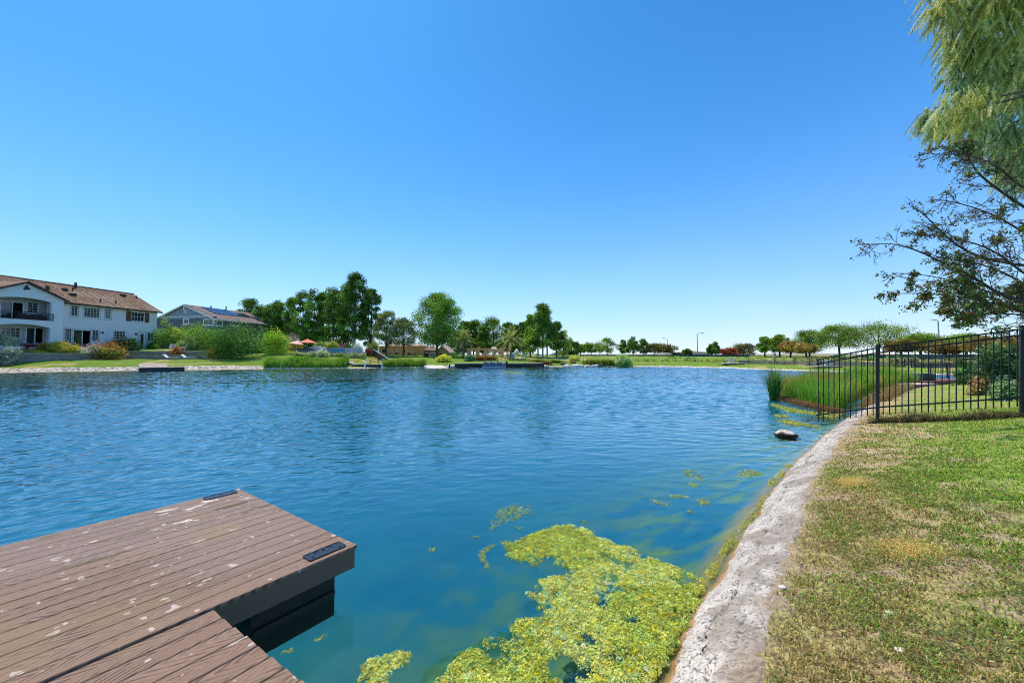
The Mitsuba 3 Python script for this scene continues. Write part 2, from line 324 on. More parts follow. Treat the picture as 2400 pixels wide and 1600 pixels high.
# ------------------------------------------------------------------ near dock and gangway
DZ = .40
A_, B_ = on(557, 1145, DZ)[:2], on(833, 1278, DZ)[:2]
vv = (B_ - A_) / np.linalg.norm(B_ - A_); uu = np.array([vv[1], -vv[0]])
if uu[0] > 0: uu = -uu
DW = np.linalg.norm(B_ - A_); NB = 17; PITCHB = DW / NB
def D3(a, b, z): return np.r_[B_ + uu * a - vv * b, z]        # a: along the boards from the end edge, b: from the near edge across the dock
Mdock = np.eye(4); Mdock[:3, 0] = np.r_[uu, 0]; Mdock[:3, 1] = np.r_[-vv, 0]; Mdock[:3, 3] = np.r_[B_, 0]
def dlocal(m):
    m = m.copy(); m.apply_transform(Mdock)
    if np.linalg.det(Mdock[:3, :3]) < 0: m.invert()
    return m
ux, uy, bx, by = float(uu[0]), float(uu[1]), float(B_[0]), float(B_[1]); vx, vy = float(vv[0]), float(vv[1]); PB = float(PITCHB)
def deck_color(p, n, uv):
    a = (p.x - bx) * ux + (p.y - by) * uy; b = -((p.x - bx) * vx + (p.y - by) * vy)
    i = dr.floor(b / PB + .0); q = b / PB - i - .5
    r = cell_rand(i, 3.0, 5.0); r2 = cell_rand(i, 8.0, 2.0)
    sg = dr.select(r2 > .45, 1.0, -1.0)
    along = a * sg + r * 7
    wob = (noise(along * 1.6, i * 3.1) - .5) * .5
    vee = noise(along * .9 + 4, i * 1.7)
    ph = along * (10.0 + 4.0 * r) + dr.abs(q + wob) * (3.4 + 2.2 * vee) + fbm(along * 5, q * 2 + i * 9, 0.0, 2) * 1.1
    line = smoothstep(.40, .92, dr.sin(ph * 6.2832) * .5 + .5)
    thick = smoothstep(.42, .62, noise(along * 2.3, q * 4 + i * 5))
    fine = noise(a * 30, b * 260)
    c = mix((.205, .132, .092), (.268, .184, .135), fine * .22 + .19 + r * .4)
    c = mix(c, (.062, .038, .031), line * (.34 + .5 * thick) * (1.0 - .2 * r))
    tintn = fbm(a * .7, b * 1.1, 2.0, 3)
    c = mix(c, (.25, .215, .20), smoothstep(.4, .65, tintn) * .35)
    c = mix(c, (.24, .18, .10), smoothstep(.62, .72, fbm(a * 1.6 + 5, b * 2.6, 7.0, 3)) * .45)
    # droppings and dried weed, mostly towards the outer end
    zone = smoothstep(3.2, .6, a) * smoothstep(.5, 1.9, b)
    sp = fbm(a * 5.5 + 3, b * 9.5, 1.0, 4)
    c = mix(c, (.62, .58, .50), smoothstep(.83 - .105 * zone, .87 - .105 * zone, sp) * (.1 + .75 * zone))
    s2 = fbm(a * 14, b * 22, 3.0, 3)
    c = mix(c, (.58, .55, .50), smoothstep(.785, .81, s2) * .6)
    sp3 = fbm(a * 4 + 11, b * 9 + 2, 6.0, 3)
    return mix(c, (.10, .085, .03), smoothstep(.73, .76, sp3) * .85 * zone)
procm('deck_boards', deck_color, .6, .2)
def board_prism(L, w, th, ch=.004):
    s = Polygon([(-w / 2, 0), (w / 2, 0), (w / 2, th - ch), (w / 2 - ch, th), (-w / 2 + ch, th), (-w / 2, th - ch)])
    m = trimesh.creation.extrude_polygon(s, L, engine='earcut')
    M = np.array([[0, 0, 1, 0], [1, 0, 0, 0], [0, 1, 0, 0], [0, 0, 0, 1.0]]); m.apply_transform(M); return m
rng = np.random.default_rng(3)
dock = thing('floating_dock', 'brown composite board float in the foreground spotted with white bird droppings', 'dock')
for i in range(NB):
    m = board_prism(6.0 + .004 * rng.normal(), PITCHB - .006, .026); m.apply_translation([-.012 + rng.normal() * .0015, PITCHB * (i + .5), DZ - .026 + rng.normal() * .0008])
    part(dock, 'deck_board', dlocal(m), 'deck_boards')
part(dock, 'fascia', dlocal(cat([box(3.0, .02, DZ - .026 - .078, 6.0, .026, .15)])), 'brown_fascia')
part(dock, 'fascia', dlocal(cat([box(.025, DW / 2 + .02, DZ - .026 - .078, .026, DW - .09, .15)])), 'brown_fascia')
part(dock, 'fascia', dlocal(cat([box(3.0, DW - .02, DZ - .026 - .078, 6.0, .026, .15)])), 'brown_fascia')
part(dock, 'joist', dlocal(cat([box(3.0, b, DZ - .11, 5.8, .04, .14) for b in np.linspace(.3, DW - .3, 4)])), 'dark_wood')
def pontoon(a0, a1, b0, b1):
    m = box((a0 + a1) / 2, (b0 + b1) / 2, .04, a1 - a0, b1 - b0, .36)
    rib = box((a0 + a1) / 2, b0 - .012, .055, a1 - a0 - .02, .03, .03)
    rib2 = box((a0 + a1) / 2, b0 - .006, .2, a1 - a0 - .06, .014, .1)
    return dlocal(cat([m, rib, rib2]))
for k, (a0, a1) in enumerate([(.12, .74), (.9, 1.9), (2.1, 3.2), (3.4, 5.2)]):
    part(dock, 'pontoon', pontoon(a0, a1, .1, DW - .1), 'black_plastic')
def corner_plate(sx):
    pl = sbox(0, 0, .36, .125).buffer(-.02).buffer(.02)
    for (x, y, r) in ((.05, .035, .011), (.31, .035, .011), (.18, .085, .014), (.10, .09, .010), (.26, .09, .010), (.04, .10, .008), (.32, .10, .008)):
        pl = pl.difference(Point(x, y).buffer(r, 8))
    pl = pl.difference(sbox(.105, .1, .135, .112)).difference(sbox(.225, .1, .255, .112))
    top = trimesh.creation.extrude_polygon(pl, .007, engine='earcut')
    rim = trimesh.creation.extrude_polygon(sbox(0, 0, .36, .125).buffer(-.02).buffer(.02).difference(sbox(0, 0, .36, .125).buffer(-.024).buffer(.02)), .010, engine='earcut')
    m = cat([top, rim]); m.vertices[:, 0] *= .86; return m
cp = corner_plate(1); cp.apply_translation([.05, .045, DZ + .001]); part(dock, 'corner_plate', dlocal(cp), 'plate_black', label='black slotted corner plate at the near corner of the dock end')
cp = corner_plate(1); cp.apply_translation([.05, DW - .16, DZ + .001]); part(dock, 'corner_plate', dlocal(cp), 'plate_black', label='black slotted corner plate at the far corner of the dock end')
CA = float(np.dot(on(494, 1421, DZ)[:2] - B_, uu))
gang = thing('gangway', 'brown board gangway joining the foreground dock towards the lawn', 'gangway')
gd = on(721, 1600, DZ)[:2] - on(494, 1421, DZ)[:2]; GS = float(np.dot(gd, uu) / np.dot(gd, vv))
for i in range(19):
    m = board_prism(2.6, PITCHB - .006, .026); m.apply_translation([CA + GS * PITCHB * (i + .5) + rng.normal() * .001, -.016 - PITCHB * (i + .5), DZ - .034 + rng.normal() * .0008])
    part(gang, 'deck_board', dlocal(m), 'deck_boards')
part(gang, 'frame', dlocal(cat([bar([CA + .05 + GS * .05, -.05, DZ - .09], [CA + .05 + GS * 2.75, -2.75, DZ - .09], .05, .09), bar([CA + 2.45, -.05, DZ - .09], [CA + 2.45 + GS * 2.75, -2.75, DZ - .09], .05, .09)])), 'brown_fascia')

# ------------------------------------------------------------------ floating weed on the water
def weed_mesh(pts, size, rng, base, lift=.02, tone=.28, per=19):
    """tufts of tiny leaflets on low domes"""
    n = len(pts); d = rng.normal(size=(n * per, 3)); d[:, 2] = np.abs(d[:, 2]) * .9; d /= np.linalg.norm(d, axis=1, keepdims=True)
    S = np.repeat(size, per)[:, None]
    c = np.repeat(pts, per, axis=0) + d * S * [.62, .62, .42] * rng.uniform(.7, 1.1, (n * per, 1)); c[:, 2] += np.repeat(lift * rng.random(n), per)
    v, f = cards(c, S[:, 0] * rng.uniform(.22, .68, n * per), rng, up=.2, aspect=.7, out=d * 2.2, curl=.1)
    b = np.repeat(np.broadcast_to(np.asarray(base), (n, 3)) * np.exp(rng.normal(0, tone, (n, 1))) * (1 + np.array([[.12, 0, -.3]]) * rng.normal(size=(n, 1))), per, axis=0)
    return trimesh.Trimesh(v, f, process=False), colvar(len(c), b, rng, .15, .05)
def scatter(poly, n, rng, clump=.5, freq=2.2, seed=0, stretch=(1, 1), edge=0):
    x0, y0, x1, y1 = poly.bounds; out = []; from shapely import points as _pts, distance as _dist; ring = poly.boundary
    from shapely import contains_xy
    while len(out) < n:
        q = rng.uniform([x0, y0], [x1, y1], (n * 2, 2)); q = q[contains_xy(poly, q[:, 0], q[:, 1])]
        d = meshkit.fbm(np.c_[q * np.array(stretch) * freq, q[:, 0] * 0 + seed], 4, seed)
        ok = d > clump * (1 + .25 * rng.normal(size=len(q)))
        if edge: ok &= _dist(_pts(q), ring) > edge * meshkit.fbm(np.c_[q * 7, q[:, 0] * 0 + 5], 3, 3) ** 2 * 4 * rng.uniform(.3, 1, len(q))
        q = q[ok]
        out += q.tolist()
    return np.array(out[:n])
def wpoly(pix, z=0.0): return Polygon([on(x, y, z)[:2] for x, y in pix])
rng = np.random.default_rng(11)
MAT = wpoly([(1075, 1720), (1010, 1610), (1090, 1540), (1130, 1500), (1170, 1490), (1215, 1450), (1255, 1440), (1215, 1395), (1230, 1365), (1255, 1345), (1215, 1325), (1150, 1297), (1190, 1270), (1240, 1250), (1290, 1235), (1340, 1230), (1400, 1250), (1450, 1275), (1520, 1305), (1590, 1330), (1640, 1345), (1676, 1362), (1645, 1420), (1615, 1480), (1585, 1545), (1560, 1610), (1540, 1720)])
HOLES = [wpoly([(1290, 1555), (1330, 1545), (1340, 1570), (1325, 1595), (1305, 1590)]), wpoly([(1215, 1350), (1285, 1318), (1318, 1342), (1255, 1362)])]
MAT2 = MAT
for h in HOLES: MAT2 = MAT2.difference(h)
MAT2 = MAT2.buffer(0)
SAT = [wpoly([(800, 1700), (830, 1590), (850, 1560), (905, 1530), (960, 1515), (985, 1530), (975, 1560), (920, 1590), (900, 1700)]), wpoly([(1040, 1600), (1050, 1565), (1100, 1530), (1130, 1520), (1150, 1570), (1100, 1620)])]
pts = np.vstack([scatter(MAT2, 11500, rng, .40, 5.5, 1, edge=.10)] + [scatter(s, 560, rng, .45, 5.0, 2, edge=.06) for s in SAT])
dmat = np.hypot(pts[:, 0], pts[:, 1])
wmesh, wcol = weed_mesh(np.c_[pts, .002 + .03 * np.clip(meshkit.fbm(np.c_[pts * 6, pts[:, 0] * 0], 3, 8) - .4, 0, 1)], .022 + .032 * rng.random(len(pts)) ** 2, rng, np.where((meshkit.fbm(np.c_[pts * 2.2, pts[:, 0] * 0], 3, 18) > .5)[:, None], [[.72, .80, .24]], [[.58, .67, .15]]), lift=.010)
solo('floating_weed', wmesh, 'leaf', 'large yellow green mat of floating weed between the dock and the concrete edge', 'water weed', kind='stuff', color=wcol)
bits = []
for pix, n in [([(1150, 1225), (1170, 1195), (1215, 1180), (1255, 1185), (1250, 1205), (1200, 1220), (1150, 1242)], 240), ([(1122, 1300), (1130, 1285), (1160, 1277), (1155, 1285), (1135, 1297), (1138, 1318), (1150, 1330), (1140, 1332), (1126, 1315)], 110),
               ([(1600, 1103), (1625, 1103), (1648, 1115), (1645, 1128), (1615, 1118)], 60), ([(1607, 1130), (1640, 1137), (1630, 1143)], 22), ([(1525, 1172), (1570, 1180), (1568, 1187), (1545, 1185)], 36), ([(1560, 1155), (1612, 1165), (1610, 1172), (1575, 1166)], 34),
               ([(1633, 1172), (1663, 1175), (1664, 1184), (1640, 1182)], 40), ([(1728, 1105), (1760, 1101), (1790, 1112), (1760, 1117), (1730, 1115)], 80), ([(1612, 1199), (1630, 1200), (1626, 1205)], 10), ([(1005, 1287), (1020, 1285), (1012, 1296)], 14),
               ([(1365, 1222), (1376, 1222), (1370, 1230)], 8), ([(1108, 1258), (1122, 1257), (1115, 1262)], 8), ([(1210, 1237), (1225, 1236), (1222, 1243)], 8), ([(1175, 1272), (1183, 1273), (1180, 1277)], 5), ([(740, 1500), (768, 1484), (757, 1498), (745, 1508)], 14), ([(655, 1533), (690, 1520), (683, 1528)], 10)]:
    bits.append(scatter(wpoly(pix), n, rng, .3, 5.0, 4))
# thin lines of weed over the shaded water beside the reeds and along the edge
for pix, n in [([(1808, 945), (1860, 958), (1920, 968), (1915, 975), (1850, 966), (1808, 950)], 500), ([(1812, 985), (1850, 984), (1925, 1001), (1880, 1000)], 330), ([(1815, 972), (1845, 974), (1848, 980), (1820, 977)], 120), ([(1930, 968), (1975, 968), (1960, 980), (1925, 976)], 260),
               ([(1650, 1345), (1690, 1290), (1720, 1245), (1728, 1250), (1690, 1320), (1672, 1362)], 220), ([(1700, 1280), (1790, 1165), (1812, 1150), (1800, 1166), (1720, 1290)], 160), ([(1790, 1140), (1850, 1085), (1856, 1092), (1800, 1155)], 90), ([(1170, 871), (1225, 871), (1220, 876), (1180, 875)], 160)]:
    bits.append(scatter(wpoly(pix), n, rng, .42, 2.0, 9))
bits = np.vstack(bits)
bs = np.clip(np.hypot(bits[:, 0], bits[:, 1]) * .004 + .012, .02, .16)
wmesh, wcol = weed_mesh(np.c_[bits, np.full(len(bits), .003)], bs * rng.uniform(.6, 1.2, len(bits)), rng, (.52, .56, .14), lift=.004, per=8)
solo('drifting_weed', wmesh, 'leaf', 'small scattered yellow green scraps of weed adrift on open water', 'water weed', kind='stuff', color=wcol)
SUBP = wpoly([(520, 1800), (600, 1520), (700, 1430), (820, 1340), (960, 1260), (1150, 1215), (1350, 1205), (1500, 1235), (1620, 1310), (1640, 1370), (1560, 1560), (1450, 1800)])
gx, gy = np.meshgrid(np.linspace(-2.4, 3.0, 150), np.linspace(1.5, 6.0, 130), indexing='ij')
from shapely import points as _pt, distance as _ds, contains_xy as _cx
ins = np.where(_cx(SUBP.buffer(.2), gx.ravel(), gy.ravel()), _ds(_pt(np.c_[gx.ravel(), gy.ravel()]), SUBP.buffer(.2).boundary), 0).reshape(gx.shape)
hgt_ = np.clip(ins / 1.0, 0, 1) * (.40 + .9 * meshkit.fbm(np.stack([gx * 1.6, gy * 1.6, gx * 0], -1), 4, 5)) + (meshkit.fbm(np.stack([gx * 7, gy * 7, gx * 0], -1), 3, 6) - .5) * .12 * np.clip(ins / .5, 0, 1)
def sunken_color(p, n, uv):
    q = fbm(p.x * 2.2, p.y * 2.2, 1.0, 4); w = fbm(p.x * 11, p.y * 11, 2.0, 3)
    g = mix((.010, .085, .062), (.070, .165, .035), smoothstep(.42, .72, q) * (.2 + .9 * w))
    return mix((.004, .092, .135), g, smoothstep(-1.62, -1.0, p.z))
procm('sunken_green', sunken_color, .95, .0)
solo('sunken_weed', grid_mesh(np.stack([gx, gy, -1.64 + 1.0 * np.tanh(1.3 * hgt_)], -1)), 'sunken_green', 'dim green weed bed hanging under the surface beside the dock', 'water weed', kind='stuff', smooth=True)

# ------------------------------------------------------------------ lawn growth in the foreground
rng = np.random.default_rng(5)
def blades(pts, h, w, lean, col, rng):
    n = len(pts); ang = rng.uniform(0, 2 * math.pi, n); d = np.stack([np.cos(ang), np.sin(ang), 0 * ang], 1); sdv = np.stack([-np.sin(ang), np.cos(ang), 0 * ang], 1)
    h, w, lean = (np.broadcast_to(q, (n,))[:, None] for q in (h, w, lean))
    m = pts + np.array([0, 0, 1.0]) * h * .6 + d * lean * h * .35; tip = pts + np.array([0, 0, 1.0]) * h * (1.05 - .35 * lean) + d * lean * h
    v = np.stack([pts - sdv * w / 2, pts + sdv * w / 2, m - sdv * w * .42, m + sdv * w * .42, tip], 1).reshape(-1, 3); b = np.arange(n)[:, None] * 5
    return trimesh.Trimesh(v, np.vstack([b + [0, 1, 3], b + [0, 3, 2], b + [2, 3, 4]]), process=False), np.repeat(col, 5, axis=0)
def lawn_points(n, rmin, rmax, a0, a1):
    r = np.exp(rng.uniform(math.log(rmin), math.log(rmax), n)); a = np.radians(rng.uniform(a0, a1, n))
    x, y = r * np.sin(a), r * np.cos(a); return x, y
x, y = lawn_points(560000, 1.0, 16, 18, 66); t = near_t(x, y); ok = (t > .48) & (t < 9); x, y, t = x[ok], y[ok], t[ok]
P0 = np.stack([x, y, 0 * x], 1)
big = meshkit.fbm(P0 * .55 + [7, 0, 0], 3, 31); mid = meshkit.fbm(P0 * 2.3, 3, 32); fine_ = meshkit.fbm(P0 * 7, 2, 33)
green = np.clip((big - .5) * 2.2 + (mid - .5) * 1.4 + np.clip((t - 1.1) / 1.7, -.3, 1) * .95 + .42 + np.clip((np.hypot(x, y) - 3.5) / 5, 0, 1) * .25, 0, 1)
dens = np.clip((mid * .55 + fine_ * .6 - .50) * 4.2 + .38 + np.clip((t - 1.6) / 1.5, 0, 1) * .6, .12, 1) * np.clip((t - .50) / .22, 0, 1)
ok = rng.random(len(x)) < dens * .62; x, y, t, green, mid, big = x[ok], y[ok], t[ok], green[ok], mid[ok], big[ok]
z = ground_near(x, y) - .004; n = len(x)
pick = rng.random(n); gcol = np.where((pick < green)[:, None], [[.23, .37, .055]], np.where((rng.random(n) < .55)[:, None], [[.58, .47, .21]], [[.30, .28, .08]]))
gcol = np.where((rng.random(n) < .05)[:, None], [[.32, .15, .07]], gcol); gcol = np.where(((rng.random(n) < .035) & (t < 2.2))[:, None], [[.26, .36, .18]], gcol)
gcol = np.clip(gcol * np.exp(rng.normal(0, .38, (n, 1))) * np.where((np.hypot(x, y) > 5) & (t > 2.2), 1.25, 1.0)[:, None], .01, .8)
dist = np.hypot(x, y)
me, mc = blades(np.stack([x, y, z], 1), rng.uniform(.014, .042, n) * (1 + .1 * np.clip(dist / 8, 0, 1)), .0042 + .0009 * dist, rng.uniform(.3, 1.1, n), gcol, rng)
solo('grass', me, 'leaf', 'patchy green and straw coloured grass on the near lawn', 'grass', kind='stuff', color=mc)
# low leafy weeds
x, y = lawn_points(30000, 1.0, 9, 18, 66); t = near_t(x, y); P0 = np.stack([x, y, 0 * x], 1)
ok = (t > .55) & (t < 3.0) & (meshkit.fbm(P0 * 1.7, 3, 41) > .46); x, y = x[ok], y[ok]; n = len(x)
c = np.repeat(np.stack([x, y, ground_near(x, y) + .012], 1), 6, axis=0) + rng.normal(size=(n * 6, 3)) * [.02, .02, .007]
v, f = cards(c, .020 * rng.uniform(.6, 1.3, len(c)), rng, up=1.4, aspect=.55, curl=.1)
solo('lawn_weeds', trimesh.Trimesh(v, f, process=False), 'leaf', 'low dusty green weeds in the bare soil near the concrete edge', 'weeds', kind='stuff', color=colvar(len(c), np.repeat(np.where(rng.random((n, 1)) < .75, [[.22, .30, .10]], [[.30, .19, .08]]), 6, axis=0), rng, .25, .1))
# round straw-yellow tufts
for (px, py, rad, lab) in [(2130, 1288, .30, 'round straw yellow grass patch in the middle of the near lawn'), (1995, 1130, .28, 'small straw yellow grass patch close to the concrete edge')]:
    p = on(px, py, .5); z0 = float(ground_near(p[0], p[1])[0]); p = on(px, py, z0)
    q = rng.normal(size=(1900, 2)) * rad * .40; q = q[np.hypot(q[:, 0], q[:, 1]) < rad]; xx, yy = p[0] + q[:, 0], p[1] + q[:, 1]
    me, mc = blades(np.stack([xx, yy, ground_near(xx, yy)], 1), rng.uniform(.02, .05, len(q)), .006, rng.uniform(.4, 1.2, len(q)), np.clip(np.array([[.80, .58, .20]]) * np.exp(rng.normal(0, .25, (len(q), 1))), 0, .8), rng)
    solo('straw_patch', me, 'leaf', lab, 'grass patch', color=mc, kind='stuff')
def pebble(px, py, s, lab):
    p = on(px, py, .45); p = on(px, py, float(ground_near(p[0], p[1])[0])); m = trimesh.creation.icosphere(2, s)
    m.vertices *= [1.5, 1.0, .6]; m.vertices += (meshkit.fbm(m.vertices / s * 1.2 + px, 2, 3)[:, None] - .5) * s * .6; m.apply_translation([p[0], p[1], p[2] + s * .35])
    solo('white_stone', m, 'stone_white', lab, 'stone', smooth=40)
pebble(1834, 1377, .018, 'small white stone at the lawn edge beside the concrete'); pebble(2086, 1437, .017, 'white stone on bare soil in the middle of the near lawn')
pebble(2110, 1526, .019, 'white stone lowest on the near lawn, by the bottom of the picture')
# rock in the water
p = on(1852, 1024, 0); m = trimesh.creation.icosphere(4, .27); m.vertices *= [1.0, .5, .36]; q = m.vertices.copy()
m.vertices += (meshkit.fbm(q * 4 + 3, 4, 6)[:, None] - .5) * .22 * (q / (np.linalg.norm(q, axis=1, keepdims=True) + 1e-9)); m.vertices[:, 2] -= np.clip(m.vertices[:, 0], -.05, .35) * .3
m.apply_translation([p[0], p[1] + .1, .03])
def rock_color(p, n, uv):
    a = fbm(p.x * 12, p.y * 12, p.z * 12, 3)
    return mix((.035, .028, .018), mix((.45, .42, .36), (.7, .67, .6), a), smoothstep(.06, .15, p.z + (a - .5) * .16) * smoothstep(.0, .5, n.z))
procm('rock', rock_color, .85, .2)
solo('lake_rock', m, 'rock', 'pale topped rock rising from the water off the concrete edge', 'rock', smooth=True)

# ------------------------------------------------------------------ near iron fence
rng = np.random.default_rng(17)
fpts = {'L': (1916, 10.6), 'M': (2060, 9.9), 'R': (2398, 8.5)}
def fp(px, Y, py): return at(px, py, Y)
fence = thing('iron_fence', 'black iron picket fence stepping from the lawn down into the water', 'fence')
def frow(y0, yM, yR): return fp(1918, 10.6, y0), fp(2057, 9.9, yM), fp(2396, 8.5, yR)
topr, secr, botr = frow(842, 815, 771), frow(852.5, 826.5, 785), frow(972, 954, 931)
for a, b, w in ((topr, None, .034), (secr, None, .034), (botr, None, .034)):
    part(fence, 'rail', bar(a[0] + (a[0] - a[1]) * .04, a[1], .03, w), 'iron'); part(fence, 'rail', bar(a[1], a[2], .03, w), 'iron')
def pickets(i, n, ends):
    for k in range(n):
        q = ends[0] + (ends[1] - ends[0]) * k / max(n - 1, 1)
        tp, bt = topr[i] + (topr[i + 1] - topr[i]) * q, botr[i] + (botr[i + 1] - botr[i]) * q
        d = (bt - tp); bt = bt + d / np.linalg.norm(d) * .19
        part(fence, 'picket', bar(tp, bt, .019, .019, up=(.6, .8, 0)), 'iron')
pickets(0, 11, (.0, .93)); pickets(1, 20, (.045, .97))
def post(c, tp, bt, w):
    d = (bt - tp) / np.linalg.norm(bt - tp)
    part(fence, 'post', cat([bar(tp - d * .06, bt + d * .55, w, w, up=(.6, .8, 0)), bar(tp - d * .075, tp - d * .06, w * 1.25, w * 1.25, up=(.6, .8, 0))]), 'iron')
post(0, topr[1], botr[1], .07); post(0, topr[2] + [.02, 0, .0], botr[2] + [.02, 0, 0], .095)
# dry brush along the foot of the fence
n = 3800; q = rng.random(n); base = botr[1] + (botr[2] - botr[1]) * (q * 1.08 - .06)[:, None]
sp0 = base + rng.normal(size=(n, 3)) * [.09, .09, 0]; sp0[:, 2] = ground_near(sp0[:, 0], sp0[:, 1])
me, mc = blades(sp0, rng.uniform(.04, .22, n) * (.35 + 1.5 * meshkit.fbm(sp0 * 2.2, 3, 4)) * np.where(rng.random(n) < .08, 1.8, 1), .006, rng.uniform(.4, 2.2, n), np.clip(np.where(rng.random((n, 1)) < .72, [[.24, .175, .10]], [[.12, .19, .05]]) * np.exp(rng.normal(0, .35, (n, 1))), .01, .6), rng)
solo('fence_brush', me, 'leaf', 'dry brown brush tangled along the foot of the iron fence', 'brush', kind='stuff', color=mc)

# ------------------------------------------------------------------ plants
def reeds(name, poly, n, h, w, cols, lab, seed, zf=None, lean=.5, edge=.35):
    rng = np.random.default_rng(seed); q = scatter(poly, n, rng, .2, .6, seed, edge=edge)
    z = np.zeros(n) if zf is None else zf(q)
    hh = h * rng.uniform(.6, 1.1, n) * (.45 + 1.1 * meshkit.fbm(np.c_[q * .6, q[:, 0] * 0], 3, seed))
    cols = [np.array(c) * 2.0 for c in cols]; k = meshkit.fbm(np.c_[q * .45, q[:, 0] * 0 + 4], 3, seed + 1); c0, c1, c2 = (np.array(c) for c in cols)
    cols_dead = np.array([.42, .32, .15]); kk = np.clip((k - .35) / .3, 0, 1)[:, None] + rng.normal(0, .22, (n, 1)); col = np.where(kk < .5, c0 + (c1 - c0) * np.clip(kk, 0, .5) * 2, c1 + (c2 - c1) * (np.clip(kk, .5, 1) - .5) * 2)
    col = np.where(rng.random((n, 1)) < .10, cols_dead, col)
    me, mc = blades(np.c_[q, z - .05], hh, w, rng.uniform(0, lean, n) * np.where(rng.random(n) < .15, 1.8, 1), np.clip(col * np.exp(rng.normal(0, .2, (n, 1))), .01, .7), rng)
    return solo(name, me, 'leaf', lab, 'reeds', kind='stuff', color=mc)
REED = Polygon([(11.0, 13.6), (11.4, 15.5), (12.3, 18.6), (13.6, 20.4), (17, 23.2), (21, 26.0), (25.5, 27.2), (26.2, 25.4), (20.5, 22.0), (16.4, 18.6), (13.0, 15.4)])
reeds('reed_bed', REED, 26000, 1.15, .016, [(.08, .22, .02), (.14, .23, .03), (.25, .20, .05)], 'thick bed of green reeds in the water behind the iron fence', 61)
reeds('reed_clump', Point(*on(1814, 937, 0)[:2]).buffer(.26), 620, 1.35, .018, [(.05, .14, .03), (.07, .16, .03), (.11, .17, .03)], 'tall dark clump of reeds at the outer tip of the reed bed', 62)
# ragged dead foot of the reed bed
q = np.vstack([np.linspace((11.0, 13.6), (11.4, 15.5), 300), np.linspace((11.4, 15.5), (12.3, 18.6), 400)]); rng = np.random.default_rng(64)
q = q + rng.normal(size=q.shape) * .12; q = np.repeat(q, 3, axis=0) + rng.normal(size=(len(q) * 3, 2)) * .08
me, mc = blades(np.c_[q, np.zeros(len(q))], rng.uniform(.08, .32, len(q)), .02, rng.uniform(.6, 1.8, len(q)), np.clip(np.array([[.24, .16, .08]]) * np.exp(rng.normal(0, .35, (len(q), 1))), .01, .6), rng)
solo('dead_reed_litter', me, 'leaf', 'brown dead stems along the water foot of the reed bed', 'reed litter', kind='stuff', color=mc)
q = scatter(Polygon([(13.2, 15.2), (16.5, 18.4), (20, 21.3), (20.8, 20.6), (17, 17.4), (14, 14.8)]), 2500, rng, .3, 1, 3)
me, mc = blades(np.c_[q, ground_near(q[:, 0], q[:, 1])], rng.uniform(.15, .6, len(q)), .016, rng.uniform(.3, 1.2, len(q)), np.clip(np.where(rng.random((len(q), 1)) < .5, [[.42, .30, .17]], [[.25, .22, .06]]) * np.exp(rng.normal(0, .3, (len(q), 1))), .01, .7), rng)
solo('dry_bank_grass', me, 'leaf', 'tan seeding grass on the bank behind the reed bed', 'grass', kind='stuff', color=mc)

LEAFK = 3.2
def foliage(clumps, rad, per, size, rng, base, up=.5, tone=.25, squash=.8, ctone=.42):
    """clumps (n,3) with radii -> leaf cards mesh and colours"""
    n = len(clumps); rad = np.broadcast_to(rad, (n,))
    d = rng.normal(size=(n * per, 3)); d /= np.linalg.norm(d, axis=1, keepdims=True); r = rng.random((n * per, 1)) ** .45
    off = d * r * np.repeat(rad, per)[:, None] * [1, 1, squash]
    c = np.repeat(clumps, per, axis=0) + off
    v, f = cards(c, size * rng.uniform(.6, 1.25, n * per), rng, up=up, aspect=.75, out=d * .5, curl=.08)
    b = np.asarray(base, float) * LEAFK; b = np.tile(b, (n, 1)) if b.ndim == 1 else b
    b = np.repeat(b * np.exp(rng.normal(0, ctone, (n, 1))), per, axis=0)
    return trimesh.Trimesh(v, f, process=False), colvar(n * per, b, rng, tone, .1)

